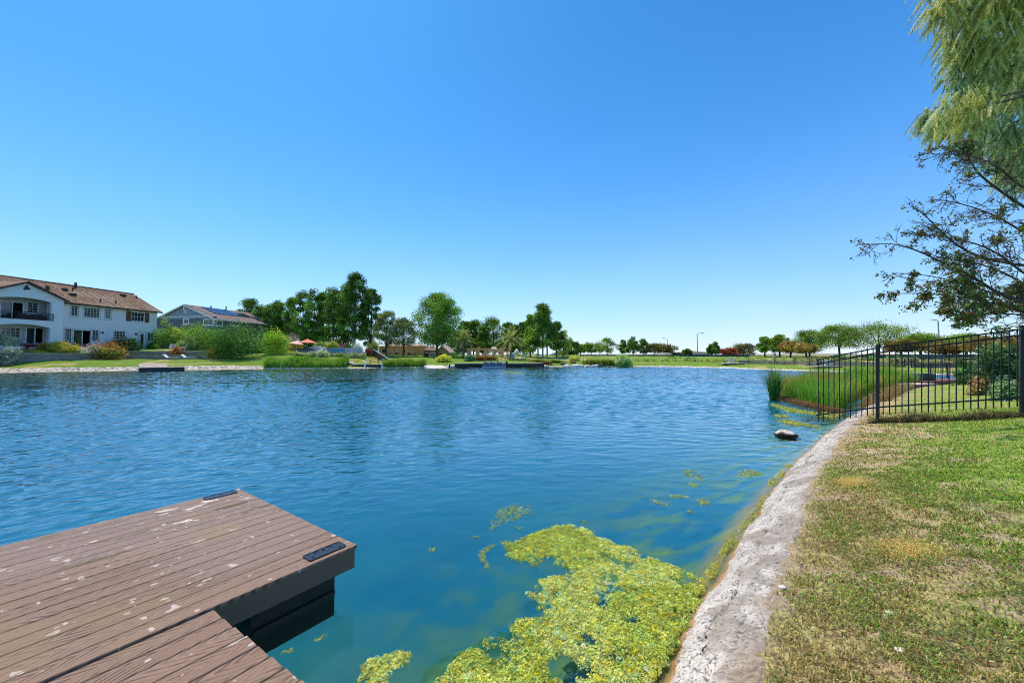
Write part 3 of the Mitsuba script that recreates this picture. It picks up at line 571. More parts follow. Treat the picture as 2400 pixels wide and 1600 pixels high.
def tree(name, label, cat_, px, Y, top, wpx, basepy=None, bole=.22, shape='oval', col=(.05, .10, .02), nclump=60, per=60, size=.38, seed=0, group=None, trunk_r=.16, trunk_col='bark', base_xy=None, trunks=1):
    rng = np.random.default_rng(seed * 77 + 5)
    p = at(px, HOR, Y); z0 = gz(p) if basepy is None else at(px, basepy, Y)[2]
    zt = at(px, top, Y)[2]; H = zt - z0; Rw = wpx * Y / F / 2 * (1.32 if shape == 'column' else 1.16); nclump = int(nclump * 1.35); c0 = z0 + H * bole; CH = zt - c0
    key = thing(name, label, cat_, group)
    # clump centres through the crown
    u = rng.random(nclump); hh = u
    prof = {'oval': lambda h: np.sqrt(np.clip(1 - (2 * h - .9) ** 2 / 1.25, 0.05, 1)), 'column': lambda h: np.clip(1.05 - .6 * h ** 2.2, .2, 1) * np.clip(h * 5 + .5, .3, 1), 'cone': lambda h: np.clip(1.05 - .85 * h, .12, 1) * np.clip(h * 4 + .5, .3, 1),
            'umbrella': lambda h: np.clip(.75 + .5 * h - 1.05 * np.clip(h - .45, 0, 1) ** 1.5 * 1.4, .25, 1)}[shape](hh)
    a = rng.uniform(0, 2 * math.pi, nclump); rr_ = rng.random(nclump) ** .42 * .86
    lump = .78 + .45 * meshkit.noise(np.stack([np.cos(a) * 1.3 + seed, np.sin(a) * 1.3, hh * 3], 1), seed)
    cl = np.stack([p[0] + np.cos(a) * rr_ * prof * Rw * lump, p[1] + np.sin(a) * rr_ * prof * Rw * lump, c0 + hh * CH * .93 + CH * .02], 1)
    crad = Rw * (.30 if shape != 'column' else .42) * rng.uniform(.6, 1.15, nclump)
    cl[0] = [p[0], p[1], zt - crad[0] * .7]
    col = np.array(col) * [1.3, 1.12, .8]; me, mc = foliage(cl, crad, int(per * 1.5), size * .78, rng, col)
    part(key, 'crown', me, 'leaf', color=mc)
    ms = []
    for k in range(trunks):
        o = np.array([(k - (trunks - 1) / 2) * .9, .3 * (k % 2), 0]); tl = np.array([[p[0], p[1], z0 - .3], [p[0] + rng.normal() * .05, p[1], z0 + H * bole * .6], [p[0] + rng.normal() * .12, p[1], z0 + H * (bole + .25)], [p[0] + rng.normal() * .15, p[1], z0 + H * .8]]) + o
        ms.append(tube(tl, np.array([1.25, 1.0, .75, .25]) * trunk_r, 8))
    for k in range(min(9, nclump)):
        j = rng.integers(1, nclump); e = cl[j]; hs = z0 + H * bole * rng.uniform(.75, 1.1)
        hs = min(hs, e[2] - .1); s = np.array([p[0], p[1], hs]); mid = (s + e) / 2 + [0, 0, (e[2] - s[2]) * .1]
        ms.append(tube([s, mid, e], [trunk_r * .5, trunk_r * .33, trunk_r * .12], 5))
    part(key, 'trunk', cat(ms), trunk_col, smooth=True)
    return key
def bark_color(p, n, uv):
    return mix((.10, .075, .05), (.24, .20, .16), fbm(p.x * 6, p.y * 6, p.z * 2.5, 3))
procm('bark', bark_color, .9, .1)
flat('bark_pale', (.50, .48, .43), .9); flat('bark_dark', (.075, .058, .048), .9)

def shrub(name, label, px, py, Y, wpx, hpx, col, seed, cat_='shrub', size=None, flower=None, ffrac=.3, n=None, per=26, group=None, zbase=None, ysc=.8):
    """py: bottom of the shrub in the photograph"""
    rng = np.random.default_rng(seed * 31 + 9); p = at(px, py, Y); k = Y / F; Rw, Hh = wpx * k / 2, hpx * k
    z0 = gz(p) if zbase is None else zbase
    zt = p[2] + Hh; Hh = max(zt - z0, .2); size = size or max(.05, .11 * Rw + .06)
    n = n or int(np.clip(50 * Rw * Hh / .8 + 20, 26, 170))
    d = rng.normal(size=(n, 3)); d[:, 2] = np.abs(d[:, 2]); d /= np.linalg.norm(d, axis=1, keepdims=True); d[:, 2] = d[:, 2] ** .6; d[0] = [0, 0, 1]; r = rng.random((n, 1)) ** .35; r[0] = 1
    lump = .62 + .66 * meshkit.noise(d * 2.3 + seed, seed)[:, None]
    cl = np.array([p[0], p[1], z0]) + d * r * lump * [Rw * .85, Rw * ysc * .85, Hh * .88]
    me, mc = foliage(cl, np.full(n, max(.34 * min(Rw, Hh), .16)), per, size, rng, col, squash=.75)
    key = thing(name, label, cat_, group)
    low = cl[:, 2] < z0 + Hh * .6
    part(key, 'leaf_mass', me, 'leaf', color=mc)
    ms = [tube([[p[0] + rng.normal() * .05, p[1], z0 - .15], (cl[j] + [p[0], p[1], z0]) / 2 + [0, 0, .05], cl[j]], [.035, .025, .008], 5) for j in rng.integers(0, n, 5)]
    part(key, 'stem', cat(ms), 'bark_dark')
    if flower is not None:
        outer = cl[(r[:, 0] > .62)]; m = max(int(len(outer) * ffrac * 30), 30); b = outer[rng.integers(0, len(outer), m)]
        c = b + (b - [p[0], p[1], z0]) * .12 + rng.normal(size=(m, 3)) * .2 * min(Rw, Hh)
        c[:, 2] = np.maximum(c[:, 2], z0 + .05)
        v, f = cards(c, size * .8 * rng.uniform(.5, 1.2, m), rng, up=.6)
        part(key, 'flowers', trimesh.Trimesh(v, f, process=False), 'leaf', color=colvar(m, flower, rng, .2, .1), kind='stuff')
    return key

# ------------------------------------------------------------------ walls measured from the photograph
class Wall:
    """a vertical plane through O along the level direction e; n = e x up points out of the house"""
    def __init__(s, O, e):
        s.O = np.array([O[0], O[1], 0.0]); s.e = np.array([e[0], e[1], 0.0]); s.e /= np.linalg.norm(s.e); s.n = np.array([s.e[1], -s.e[0], 0])
        s.M = np.eye(4); s.M[:3, 0], s.M[:3, 1], s.M[:3, 2], s.M[:3, 3] = s.e, [0, 0, 1], s.n, s.O
    def uv(s, px, py):
        d = ray(px, py); k = np.dot(s.O - EYEP, s.n) / np.dot(d, s.n); p = EYEP + d * k
        return float(np.dot(p - s.O, s.e)), float(p[2])
    def w(s, m):
        m = m.copy(); m.apply_transform(s.M); return m
    def P(s, a, z, d=0): return s.O + s.e * a + np.array([0, 0, z]) + s.n * d
    def slab(s, poly, d0, d1):
        gs = getattr(poly, 'geoms', [poly]); out = []
        for g in gs:
            m = trimesh.creation.extrude_polygon(g, d1 - d0, engine='earcut'); m.apply_translation([0, 0, d0]); out.append(s.w(m))
        return cat(out)
    def box(s, a0, a1, z0, z1, d0, d1): return s.slab(sbox(min(a0, a1), min(z0, z1), max(a0, a1), max(z0, z1)), d0, d1)
def crop(x0, y0, k): return lambda x, y: (x0 + x * k, y0 + y * k)
def window(W, owner, r, cols, rows, frame='white_paint', trim='trim_gray', tw=.12, sill=True, name='window', pane='pane_glass', fw=.05):
    a0, z0, a1, z1 = r; a0, a1 = sorted((a0, a1)); z0, z1 = sorted((z0, z1))
    t = []
    if tw: t = [W.slab(sbox(a0 - tw, z0 - tw, a1 + tw, z1 + tw).difference(sbox(a0, z0, a1, z1)), .003, .05)]
    if tw and sill: t.append(W.box(a0 - tw - .06, a1 + tw + .06, z0 - tw - .07, z0 - tw, .004, .10))
    k = part(owner, name, cat(t + [W.slab(sbox(a0, z0, a1, z1).difference(sbox(a0 + fw, z0 + fw, a1 - fw, z1 - fw)), -.08, .02)]) if not tw else cat(t), frame if not tw else trim)
    if tw: part(k, 'frame', W.slab(sbox(a0, z0, a1, z1).difference(sbox(a0 + fw, z0 + fw, a1 - fw, z1 - fw)), -.08, .02), frame)
    part(k, 'pane', W.box(a0 + fw, a1 - fw, z0 + fw, z1 - fw, -.07, -.05), pane)
    g = [W.box(a0 + (a1 - a0) * i / cols - .016, a0 + (a1 - a0) * i / cols + .016, z0 + fw, z1 - fw, -.049, -.025) for i in range(1, cols)] + \
        [W.box(a0 + fw, a1 - fw, z0 + (z1 - z0) * i / rows - .016, z0 + (z1 - z0) * i / rows + .016, -.048, -.022) for i in range(1, rows)]
    if g: part(k, 'glazing_bar', cat(g), frame)
    return k
def stucco_color(p, n, uv):
    a = fbm(p.x * .5, p.y * .5, p.z * .5, 3); b = fbm(p.x * 9, p.y * 9, p.z * 9, 2)
    return mix((.70, .70, .69), (.80, .80, .785), a * .6 + b * .4)
procm('stucco', stucco_color, .95, .1)
RE = np.array([.144, .9896])
def tile_color(p, n, uv):
    s = p.x * .144 + p.y * .9896; d = p.x * .9896 - p.y * .144
    i, j = dr.floor(s / .30), dr.floor(d / .34)
    r = cell_rand(i, j, 1.0); r2 = fbm(s * .3, d * .5, 0.0, 3)
    c = mix((.17, .105, .07), (.30, .205, .14), r)
    c = mix(c, (.34, .27, .20), smoothstep(.45, .7, r2) * .6)
    barrel = dr.abs(s / .30 - i - .5) * 2; crs = d / .34 - j
    return c * (1 - .35 * smoothstep(.7, 1.0, barrel)) * (1 - .3 * smoothstep(.82, 1.0, crs))
def tile_bump(p, n, uv):
    s = p.x * .144 + p.y * .9896; return dr.abs(dr.sin(s / .30 * 3.14159)) * .5
procm('roof_tiles', tile_color, .85, .2)
def tiled_roof(W, a0, a1, eave, ridge, course=.34, th=.05):
    """stepped courses between the level lines eave (d, z) and ridge (d, z)"""
    (d0, z0), (d1, z1) = eave, ridge; L = math.hypot(d1 - d0, z1 - z0); n = int(L / course); out = []
    for i in range(n):
        q0, q1 = i / n, min((i + 1.12) / n, 1)
        A, B = np.array([d0 + (d1 - d0) * q0, z0 + (z1 - z0) * q0]), np.array([d0 + (d1 - d0) * q1, z0 + (z1 - z0) * q1])
        up = np.array([-(z1 - z0) * np.sign(d1 - d0), abs(d1 - d0)]) / L
        lo = A + up * th
        V = np.array([[a, *p] for a in (a0, a1) for p in (A, lo, B + up * .008, B)], float)
        P = W.O + V[:, :1] * W.e + V[:, 2:3] * np.array([0, 0, 1.0]) + V[:, 1:2] * W.n
        out.append(trimesh.convex.convex_hull(P))
    return cat(out)

# ------------------------------------------------------------------ white house
c1 = crop(0, 620, 400 / 2240)
h1 = thing('white_house', 'white stucco two storey house with brown tiled roof at the left edge', 'house')
Wm = Wall((at(150, HOR, 56.3))[:2], RE)
zb = 2.75; S1 = Wm.uv(366.5, 790)[0]; ze = (Wm.uv(160, 708)[1] + Wm.uv(366, 729)[1]) / 2
def R(W, x0, y0, x1, y1, cr=c1):
    a, z1 = W.uv(*cr((x0 + x1) / 2 - (x1 - x0) / 2, (y0))); b, z0 = W.uv(*cr(x1, y1)); return (a, z0, b, z1)
wins = {'a': (935, 535, 1020, 675, 2, 4), 'b': (1105, 560, 1305, 700, 5, 4), 'c': (1382, 578, 1455, 710, 2, 4), 'd': (1728, 618, 1890, 750, 4, 2), 'e': (855, 838, 935, 1030, 3, 5), 'f': (1212, 860, 1290, 1000, 2, 4), 'g': (1498, 870, 1640, 985, 4, 3), 'h': (1936, 895, 2012, 1002, 2, 4)}
poly = sbox(-2.0, zb, S1, ze); rects = {}
for k, (x0, y0, x1, y1, cc, rr0) in wins.items():
    rects[k] = R(Wm, x0, y0, x1, y1); r = rects[k]; poly = poly.difference(sbox(r[0], r[1], r[2], r[3]))
slide = R(Wm, 962, 850, 1190, 1085); door = R(Wm, 1832, 895, 1893, 1095)
for r in (slide, door): poly = poly.difference(sbox(r[0], max(r[1], zb + .02), r[2], r[3]))
part(h1, 'wall', Wm.slab(poly, -.25, 0), 'stucco')
part(h1, 'wall', cat([Wm.box(-22, S1, zb, ze, -10.9, -10.6), Wm.slab(sbox(S1 - .25, zb, S1 - .005, ze), -10.9, -.26), ]), 'stucco')
gpoly = Polygon([(-.26, ze), (-10.9, ze), (-5.6, ze + 2.85)])
We = Wall(Wm.P(S1 - .005, 0)[:2], -Wm.n[:2]); part(h1, 'wall', We.slab(Polygon([(.26, ze + .01), (10.9, ze + .01), (5.6, ze + 2.8)]), -.24, 0), 'stucco')
zr = Wm.uv(318, 691.4)[1]; a_r, _ = Wm.uv(366.5, 729)
RIDGE_D = -5.6; zr = ze + 3.15
part(h1, 'roof', cat([tiled_roof(Wm, -22, S1 + .45, (.55, ze - .12), (RIDGE_D, zr)), tiled_roof(Wm, -22, S1 + .45, (-11.6, ze - .12), (RIDGE_D, zr)), tube([Wm.P(-22, zr + .06, RIDGE_D), Wm.P(S1 + .45, zr + .06, RIDGE_D)], .13, 8)]), 'roof_tiles', label='brown tiled main roof of the white house')
part(h1, 'eave_board', cat([Wm.box(-2, S1 + .46, ze - .32, ze - .14, .50, .56), Wm.box(-2, S1 + .4, ze - .16, ze - .12, 0.01, .5)]), 'brown_trim')
inside = part(h1, 'interior', Wm.box(-21, S1 - .4, zb, ze, -3.0, -2.9), 'interior_dark')
for k, (x0, y0, x1, y1, cc, rr0) in wins.items():
    window(Wm, h1, rects[k], cc, rr0, tw=.14 if k != 'd' else .05)
r = rects['d']
for (a0, a1) in ((r[0] - .78, r[0] - .06), (r[2] + .06, r[2] + .78)):
    a0, a1 = sorted((a0, a1)); k = part(h1, 'shutter', Wm.box(a0, a1, r[1] - .1, r[3] + .06, .004, .05), 'shutter_brown')
    part(k, 'board', cat([Wm.box(a0 + .02 + i * .235, a0 + .22 + i * .235, r[1] - .08, r[3] + .04, .051, .068) for i in range(3)]), 'shutter_brown')
k = part(h1, 'sliding_door', Wm.slab(sbox(slide[0], zb + .02, slide[2], slide[3]).difference(sbox(slide[0] + .08, zb + .1, (slide[0] + slide[2]) / 2 - .04, slide[3] - .08)).difference(sbox((slide[0] + slide[2]) / 2 + .04, zb + .1, slide[2] - .08, slide[3] - .08)), -.1, .03), 'white_paint')
part(k, 'pane', Wm.box(slide[0] + .08, (slide[0] + slide[2]) / 2 - .04, zb + .1, slide[3] - .08, -.07, -.05), 'pane_glass')
part(k, 'trim', Wm.slab(sbox(rects['e'][0] - .15, slide[3] + .02, rects['f'][2] + .15, slide[3] + .2), .003, .05), 'trim_gray')
k = part(h1, 'door', Wm.slab(sbox(door[0], zb + .02, door[2], door[3]).difference(sbox(door[0] + .16, zb + .3, door[2] - .16, door[3] - .18)), -.08, .02), 'white_paint')
part(k, 'pane', Wm.box(door[0] + .16, door[2] - .16, zb + .3, door[3] - .18, -.07, -.04), 'pane_glass'); part(k, 'trim', Wm.slab(sbox(door[0] - .2, zb + .1, rects['h'][2] + .2, door[3] + .22).difference(sbox(door[0] - .02, zb, door[2] + .02, door[3] + .02)).difference(sbox(rects['h'][0] - .15, rects['h'][1] - .22, rects['h'][2] + .15, rects['h'][3] + .15)), .002, .03), 'trim_gray')
part(k, 'handle', Wm.box(door[2] - .12, door[2] - .07, zb + 1.0, zb + 1.2, .021, .06), 'iron')
for x, y in ((1338, 893), (1780, 912)):
    a, z = Wm.uv(*c1(x, y)); k = part(h1, 'wall_lamp', cat([Wm.box(a - .08, a + .08, z - .16, z + .12, .03, .2), Wm.box(a - .11, a + .11, z + .12, z + .17, .01, .23)]), 'iron')
a, z = Wm.uv(*c1(2040, 640)); part(h1, 'downpipe', tube([Wm.P(a - .05, z, .07), Wm.P(a - .05, zb, .07)], .045, 6), 'white_paint')
def roof_pt(a, q): return Wm.P(a, ze - .12 + (zr - ze + .12) * q, .55 + (RIDGE_D - .55) * q)
for (px, py, w, hgt) in [(620, 318, .3, .45), (855, 325, .5, .2), (958, 335, .12, .45), (995, 300, .22, .75), (960, 392, .6, .22), (1322, 487, .12, .45), (1523, 490, .12, .4), (1615, 404, .6, .2), (1790, 425, .14, .4)]:
    X, Yp = c1(px, py + 12); best = min(((np.linalg.norm(np.array([1200 + F * (np.dot(roof_pt(a, q) - EYEP, [1, 0, 0]) / np.dot(roof_pt(a, q) - EYEP, FW)), PPY - F * np.dot(roof_pt(a, q) - EYEP, UPV) / np.dot(roof_pt(a, q) - EYEP, FW)]) - [X, Yp]), a, q) for a in np.linspace(-6, S1, 50) for q in np.linspace(.05, .98, 24)))
    b = roof_pt(best[1], best[2]); part(h1, 'roof_vent', box(b[0], b[1], b[2] + hgt / 2, w, w, hgt + .2, math.atan2(RE[1], RE[0])), 'brown_trim')
# front wing with the balcony
Wg = Wall(Wm.P(0, 0, 1.3)[:2], RE)
ar, zcor = Wg.uv(*c1(842, 470)); aa_, zap = Wg.uv(*c1(352, 232)); al = 2 * aa_ - ar; zg = zcor
bal = R(Wg, -400, 440, 675, 740); por = R(Wg, -400, 805, 660, 1040)
def arch(a0, a1, z0, zs, rise): return Polygon([(a0, z0), (a1, z0)] + [(a1 + (a0 - a1) * i / 16, zs + rise * (1 - ((i / 8.0) - 1) ** 2)) for i in range(17)])
b_z0 = Wg.uv(*c1(680, 742))[1]; b_zs = Wg.uv(*c1(675, 497))[1]; p_zs = Wg.uv(*c1(660, 832))[1]; b_a1 = Wg.uv(*c1(672, 600))[0]; b_a0 = 2 * aa_ - b_a1 + .1; p_a1 = Wg.uv(*c1(658, 900))[0]
holes = arch(b_a0, b_a1, b_z0, b_zs, .30).union(arch(b_a0, p_a1, zb + .3, p_zs, .35))
gab = Polygon([(al, zb), (ar, zb), (ar, zg), (aa_, zap - .15), (al, zg)]).difference(holes)
gw = part(h1, 'wall', Wg.slab(gab, -.3, 0), 'stucco', label='white gabled front wing with arched balcony')
vent3 = [Wg.uv(*c1(x, y)) for x, y in ((350, 290), (328, 315), (370, 318))]
part(gw, 'gable_vent', cat([Wg.slab(Point(a, z).buffer(.17, 8), .002, .03) for a, z in vent3]), 'iron')
part(h1, 'wall', cat([Wg.box(al, ar - .3, b_z0 - .45, b_z0 - .02, -2.2, -.31), Wg.box(ar - .3, ar - .002, zb, zg, -2.2, -.301), Wg.box(al + .002, al + .3, zb, zg, -2.2, -.301)]), 'stucco')
back = Wall(Wg.P(0, 0, -1.9)[:2], RE)
bp = sbox(al, zb, ar, zg + .3)
def RB(x0, y0, x1, y1): return R(back, x0, y0, x1, y1)
bs_ = RB(5, 470, 305, 745); bw = RB(362, 490, 497, 640); ps = RB(340, 820, 570, 1045); pw = RB(15, 815, 262, 962)
for r in (bs_, bw, ps, pw): bp = bp.difference(sbox(r[0], r[1], r[2], r[3]))
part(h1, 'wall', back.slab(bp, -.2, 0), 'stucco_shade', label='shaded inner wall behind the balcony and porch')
part(h1, 'interior', back.box(al, ar, zb, zg, -1.4, -1.3), 'interior_dark')
for r in (bs_, ps):
    mid = (r[0] + r[2]) / 2; k = part(h1, 'sliding_door', back.slab(sbox(r[0], r[1], r[2], r[3]).difference(sbox(r[0] + .09, r[1] + .09, mid - .05, r[3] - .09)).difference(sbox(mid + .05, r[1] + .09, r[2] - .09, r[3] - .09)), -.1, .03), 'white_paint')
    part(k, 'pane', back.box(r[0] + .09, mid - .05, r[1] + .09, r[3] - .09, -.07, -.05), 'pane_glass')
window(back, h1, bw, 2, 4, tw=.1); window(back, h1, pw, 4, 3, tw=.1)
tr_, br_ = Wg.uv(*c1(695, 645))[1], Wg.uv(*c1(695, 738))[1]; ra1 = Wg.uv(*c1(697, 690))[0]; ra0 = 2 * aa_ - ra1
kr = part(h1, 'balcony_railing', cat([Wg.box(ra0, ra1, tr_ - .04, tr_, .03, .07), Wg.box(ra0, ra1, br_ + .02, br_ + .06, .03, .07), Wg.box(ra1 - .06, ra1, br_ - .05, tr_ + .02, .02, .08)]), 'iron')
part(kr, 'baluster', cat([Wg.box(a, a + .022, br_ + .03, tr_ - .01, .04, .06) for a in np.arange(ra0, ra1, .125)]), 'iron', kind='stuff')
for (x0, x1, y0, y1) in ((320, 430, 655, 735), (500, 640, 660, 738)):
    r = R(Wg, x0, y0, x1, y1); sf = thing('balcony_sofa', f'dark cushioned outdoor seat on the white house balcony, {"near the sliding door" if x0 < 400 else "nearest the balcony end"}', 'sofa')
    part(sf, 'seat', Wg.box(r[0], r[2], b_z0 + .02, b_z0 + .45, -1.2, -.45), 'dark_wood'); part(sf, 'backrest', Wg.box(r[0], r[2], b_z0 + .45, b_z0 + .85, -1.25, -1.02), 'brown_trim'); part(sf, 'arm', Wg.box(r[0] - .12, r[0] - .003, b_z0 + .02, b_z0 + .62, -1.2, -.45), 'dark_wood'); part(sf, 'arm', Wg.box(r[2] + .003, r[2] + .12, b_z0 + .02, b_z0 + .62, -1.2, -.45), 'dark_wood')
def gable_roof(W, al, aa, ar, zg, za, d0, d1, ov=.35, th=.16, mat='roof_tiles', fascia='brown_trim', owner=None):
    ms = []; fs_ = []
    for sgn, ae in ((-1, al), (1, ar)):
        k = (za - zg) / abs(ae - aa); ax = ae + sgn * ov; zx = zg - ov * k
        pol = Polygon([(aa, za), (ax, zx), (ax, zx + th), (aa, za + th)]); ms.append(W.slab(pol, d0, d1 - .004)); pol2 = Polygon([(aa, za - .10), (ax, zx - .10), (ax, zx + th * .8), (aa, za + th * .8)]); fs_.append(W.slab(pol2, d1, d1 + .05))
    part(owner, 'roof', cat(ms), mat); part(owner, 'barge_board', cat(fs_), fascia)
gable_roof(Wg, al, aa_, ar, zg, zap, -6.5, .35, owner=h1)

# ------------------------------------------------------------------ gray house
c2 = crop(340, 620, 400 / 2240)
h2 = thing('gray_house', 'slate gray house with board gable and solar panels behind the garden bushes', 'house')
cor = at(502.5, HOR, 80.5)[:2]
Wa = Wall(cor, (np.array([.9896, -.144])))            # gable end towards the lake garden
zc2 = Wa.uv(502, 746)[1]; aL = Wa.uv(367, 741)[0]; aA, zA = Wa.uv(434.6, 714.5); zband = Wa.uv(440, 742.5)[1]; g0 = 2.2
w1 = R(Wa, 510, 715, 568, 775, c2); w2 = R(Wa, 772, 722, 898, 790, c2)
wp = Polygon([(aL, g0), (0, g0), (0, zband), (aL, zband)])
for r in (w1, w2): wp = wp.difference(sbox(*r))
part(h2, 'wall', Wa.slab(wp, -.25, 0), 'siding_dark'); kg = part(h2, 'gable', Wa.slab(Polygon([(aL, zband + .14), (0, zband + .14), (0, zc2), (aA, zA - .1), (aL, zc2)]), -.25, .02), 'siding_light', label='lighter blue gray board gable')
nbt = 26
for i in range(nbt):
    a = aL + (0 - aL) * (i + .5) / nbt; zt = zA - .12 - (zA - zc2) * abs(a - aA) / (abs((0 if a > aA else aL) - aA)) - .05
    if zt > zband + .25: part(kg, 'batten', Wa.box(a - .035, a + .035, zband + .15, zt, .021, .05), 'siding_light')
part(h2, 'band', Wa.box(aL, .02, zband, zband + .14, -.02, .06), 'white_paint')
window(Wa, h2, w1, 1, 1, trim='white_paint', tw=.16); window(Wa, h2, w2, 2, 1, trim='white_paint', tw=.14)
gv = Wa.uv(*c2(535, 617)); part(h2, 'gable_vent', Wa.box(gv[0] - .28, gv[0] + .28, gv[1] - .45, gv[1] + .45, .05, .09), 'trim_gray')
part(h2, 'bracket', Wa.slab(Polygon([(aA - .1, zA - .25), (aA + .1, zA - .25), (aA + .1, zA - 1.1), (aA - .1, zA - 1.1)]), .05, .35), 'white_paint'); part(h2, 'bracket', Wa.slab(sbox(-.3, zc2 - 1.0, -.1, zc2 - .15), .05, .4), 'white_paint')
Ls = 22.0
Wl = Wall(Wa.P(0, 0)[:2], RE)                           # long side facing the lake
part(h2, 'wall', cat([Wl.box(.01, Ls, g0, zc2, -.25, 0), Wl.box(.01, Ls, g0, zc2, -11.3, -11.0), Wl.box(Ls - .25, Ls - .01, g0, zc2, -11, -.26)]), 'siding_dark')
for (x0, x1) in ((935, 1010), (1120, 1230)):
    r = R(Wl, x0, 735, x1, 800, c2); window(Wl, h2, r, 2, 1, trim='white_paint', tw=.14)
half = abs(aL) / 2
kroof = part(h2, 'roof', cat([tiled_roof(Wl, -.5, Ls + .4, (.5, zc2 - .2), (-half, zA + .1), .4, .04), tiled_roof(Wl, -.5, Ls + .4, (-2 * half - .5, zc2 - .2), (-half, zA + .1), .4, .04)]), 'roof_gray')
part(h2, 'barge_board', cat([Wa.slab(Polygon([(aA, zA - .2), (.5, zc2 - .45), (.5, zc2 - .2), (aA, zA + .08)]), .5, .56), Wa.slab(Polygon([(aA, zA - .2), (aL - .5, zc2 - .45), (aL - .5, zc2 - .2), (aA, zA + .08)]), .5, .56)]), 'white_paint')
part(h2, 'gutter', Wl.box(-.5, Ls + .4, zc2 - .38, zc2 - .22, .5, .6), 'white_paint')
sl = (zA + .1 - zc2 + .2) / (half + .5)
def solar_panel(a, q):
    """one panel at a along the roof and q up the slope (0 eave, 1 ridge)"""
    d = .5 - (half + .5) * q; z = zc2 - .2 + sl * (.5 - d); up = np.array([0, 0, 1.0]) * math.cos(math.atan(sl)) + Wl.n * math.sin(math.atan(sl)); dn = Wl.n * math.cos(math.atan(sl)) - np.array([0, 0, 1.0]) * math.sin(math.atan(sl))
    c = Wl.P(a, z, d) + up * .16; A, B = Wl.e * .80, dn * .5
    V = np.array([c + s * A + t * B + u * up * .02 for s in (-1, 1) for t in (-1, 1) for u in (-1, 1)]); return trimesh.convex.convex_hull(V)
for a in np.arange(3.5, 12.5, 1.65):
    for q in (.52, .68, .84):
        if not (a > 10 and q > .8): part(h2, 'solar_panel', solar_panel(a, q), 'solar')
for a in (13.4, 15.05, 16.7):
    for q in (.3, .46): part(h2, 'solar_panel', solar_panel(a, q), 'solar')
for a, q, hh in ((9.5, .99, .8), (5.5, .97, .5)):
    b = Wl.P(a, zc2 - .2 + sl * (half + .5) * q, .5 - (half + .5) * q); part(h2, 'chimney_pipe', tube([b, b + [0, 0, hh]], .13, 7), 'iron')
# small porch gable at the far end of the long side
Wp = Wall(Wl.P(Ls - 7.6, 0, 3.2)[:2], RE); pa0, pa1 = 2.8, 8.2; pz = zc2 - 1.0; pm = (pa0 + pa1) / 2
part(h2, 'porch', cat([Wp.box(pa0, pa0 + .5, g0, pz, -.5, 0), Wp.box(pa1 - .5, pa1, g0, pz, -.5, 0), Wp.box(pa0, pa1, pz - .7, pz, -.5, -.02)]), 'siding_dark')
part(h2, 'gable', Wp.slab(Polygon([(pa0, pz), (pa1, pz), (pm, pz + 1.5)]), -.3, 0), 'siding_light'); gable_roof(Wp, pa0, pm, pa1, pz, pz + 1.55, -3.4, .4, ov=.45, mat='roof_gray', fascia='white_paint', owner=h2); part(h2, 'beam', Wp.box(pa0 + .5, pa1 - .5, pz - .85, pz - .55, -.02, .06), 'white_paint')

# ------------------------------------------------------------------ retaining walls, steps and left garden
def wall_color(p, n, uv):
    i, j = dr.floor((p.x * .35 + p.y * .94) / .45), dr.floor(p.z / .19); r = cell_rand(i, j, 2.0)
    c = mix((.20, .175, .15), (.36, .32, .285), r * .7 + .3 * fbm(p.x * 3, p.y * 3, p.z * 3, 2))
    return c * (1 - .45 * smoothstep(.85, 1.0, p.z / .19 - j))
procm('block_wall', wall_color, .95, .1)
def strip_wall(p, z0, z1, th):
    d = np.gradient(p, axis=0); d /= np.linalg.norm(d, axis=1, keepdims=True); n = np.stack([d[:, 1], -d[:, 0]], 1); q = p + n * th
    z0, z1 = np.broadcast_to(z0, len(p)), np.broadcast_to(z1, len(p))
    ring = np.stack([np.c_[q, z0], np.c_[q, z1], np.c_[p, z1], np.c_[p, z0]], 1)
    m = grid_mesh(ring.transpose(1, 0, 2)); m.fix_normals(); return m
rw = thing('retaining_wall', 'gray block wall along the flower bed below the white house', 'wall')
pL = wall_pts(0, .655, 0); part(rw, 'wall_face', strip_wall(pL, 1.0, 2.12, .25), 'block_wall'); part(rw, 'coping', strip_wall(wall_pts(0, .655, -.01), 2.121, 2.2, .33), 'concrete_light')
rw2 = thing('retaining_wall', 'lower of two stepped block walls right of the garden steps', 'wall')
pR = wall_pts(.70, 1, 0); part(rw2, 'wall_face', strip_wall(pR, 1.0, 1.85, .25), 'block_wall'); part(rw2, 'coping', strip_wall(wall_pts(.70, 1, -.01), 1.851, 1.92, .33), 'concrete_light')
rw3 = thing('retaining_wall', 'upper of two stepped block walls right of the garden steps', 'wall')
part(rw3, 'wall_face', strip_wall(wall_pts(.66, 1, 1.75), 1.6, 2.5, .2), 'block_wall'); part(rw3, 'coping', strip_wall(wall_pts(.66, 1, 1.75 - .01), 2.501, 2.57, .3), 'concrete_light')
stp = thing('garden_steps', 'short flight of stone garden steps between the block walls', 'steps')
s0 = wall_pts(.66, .70, 0, 2)
for k in range(5):
    a = wall_pts(.658, .697, -.25 + k * .36, 2); b = wall_pts(.658, .697, .15 + k * .36, 2); zt = 1.45 + k * .2
    V = np.array([[*q, z] for q in (a[0], a[1], b[0], b[1]) for z in (zt - .5, zt)]); part(stp, 'step', trimesh.convex.convex_hull(V), 'concrete_light')
ROSE, YEL, ORG, WHT, PINK = (.45, .10, .05), (.62, .50, .06), (.60, .16, .05), (.75, .75, .72), (.6, .3, .3)
G1, G2, G3, DKG, GRY = (.07, .13, .022), (.10, .17, .03), (.14, .22, .035), (.03, .06, .016), (.20, .22, .15)
shrub('gray_shrub', 'big gray green dome shrub at the left edge below the wall', 12, 849, 47.5, 56, 38, (.17, .18, .13), 1)
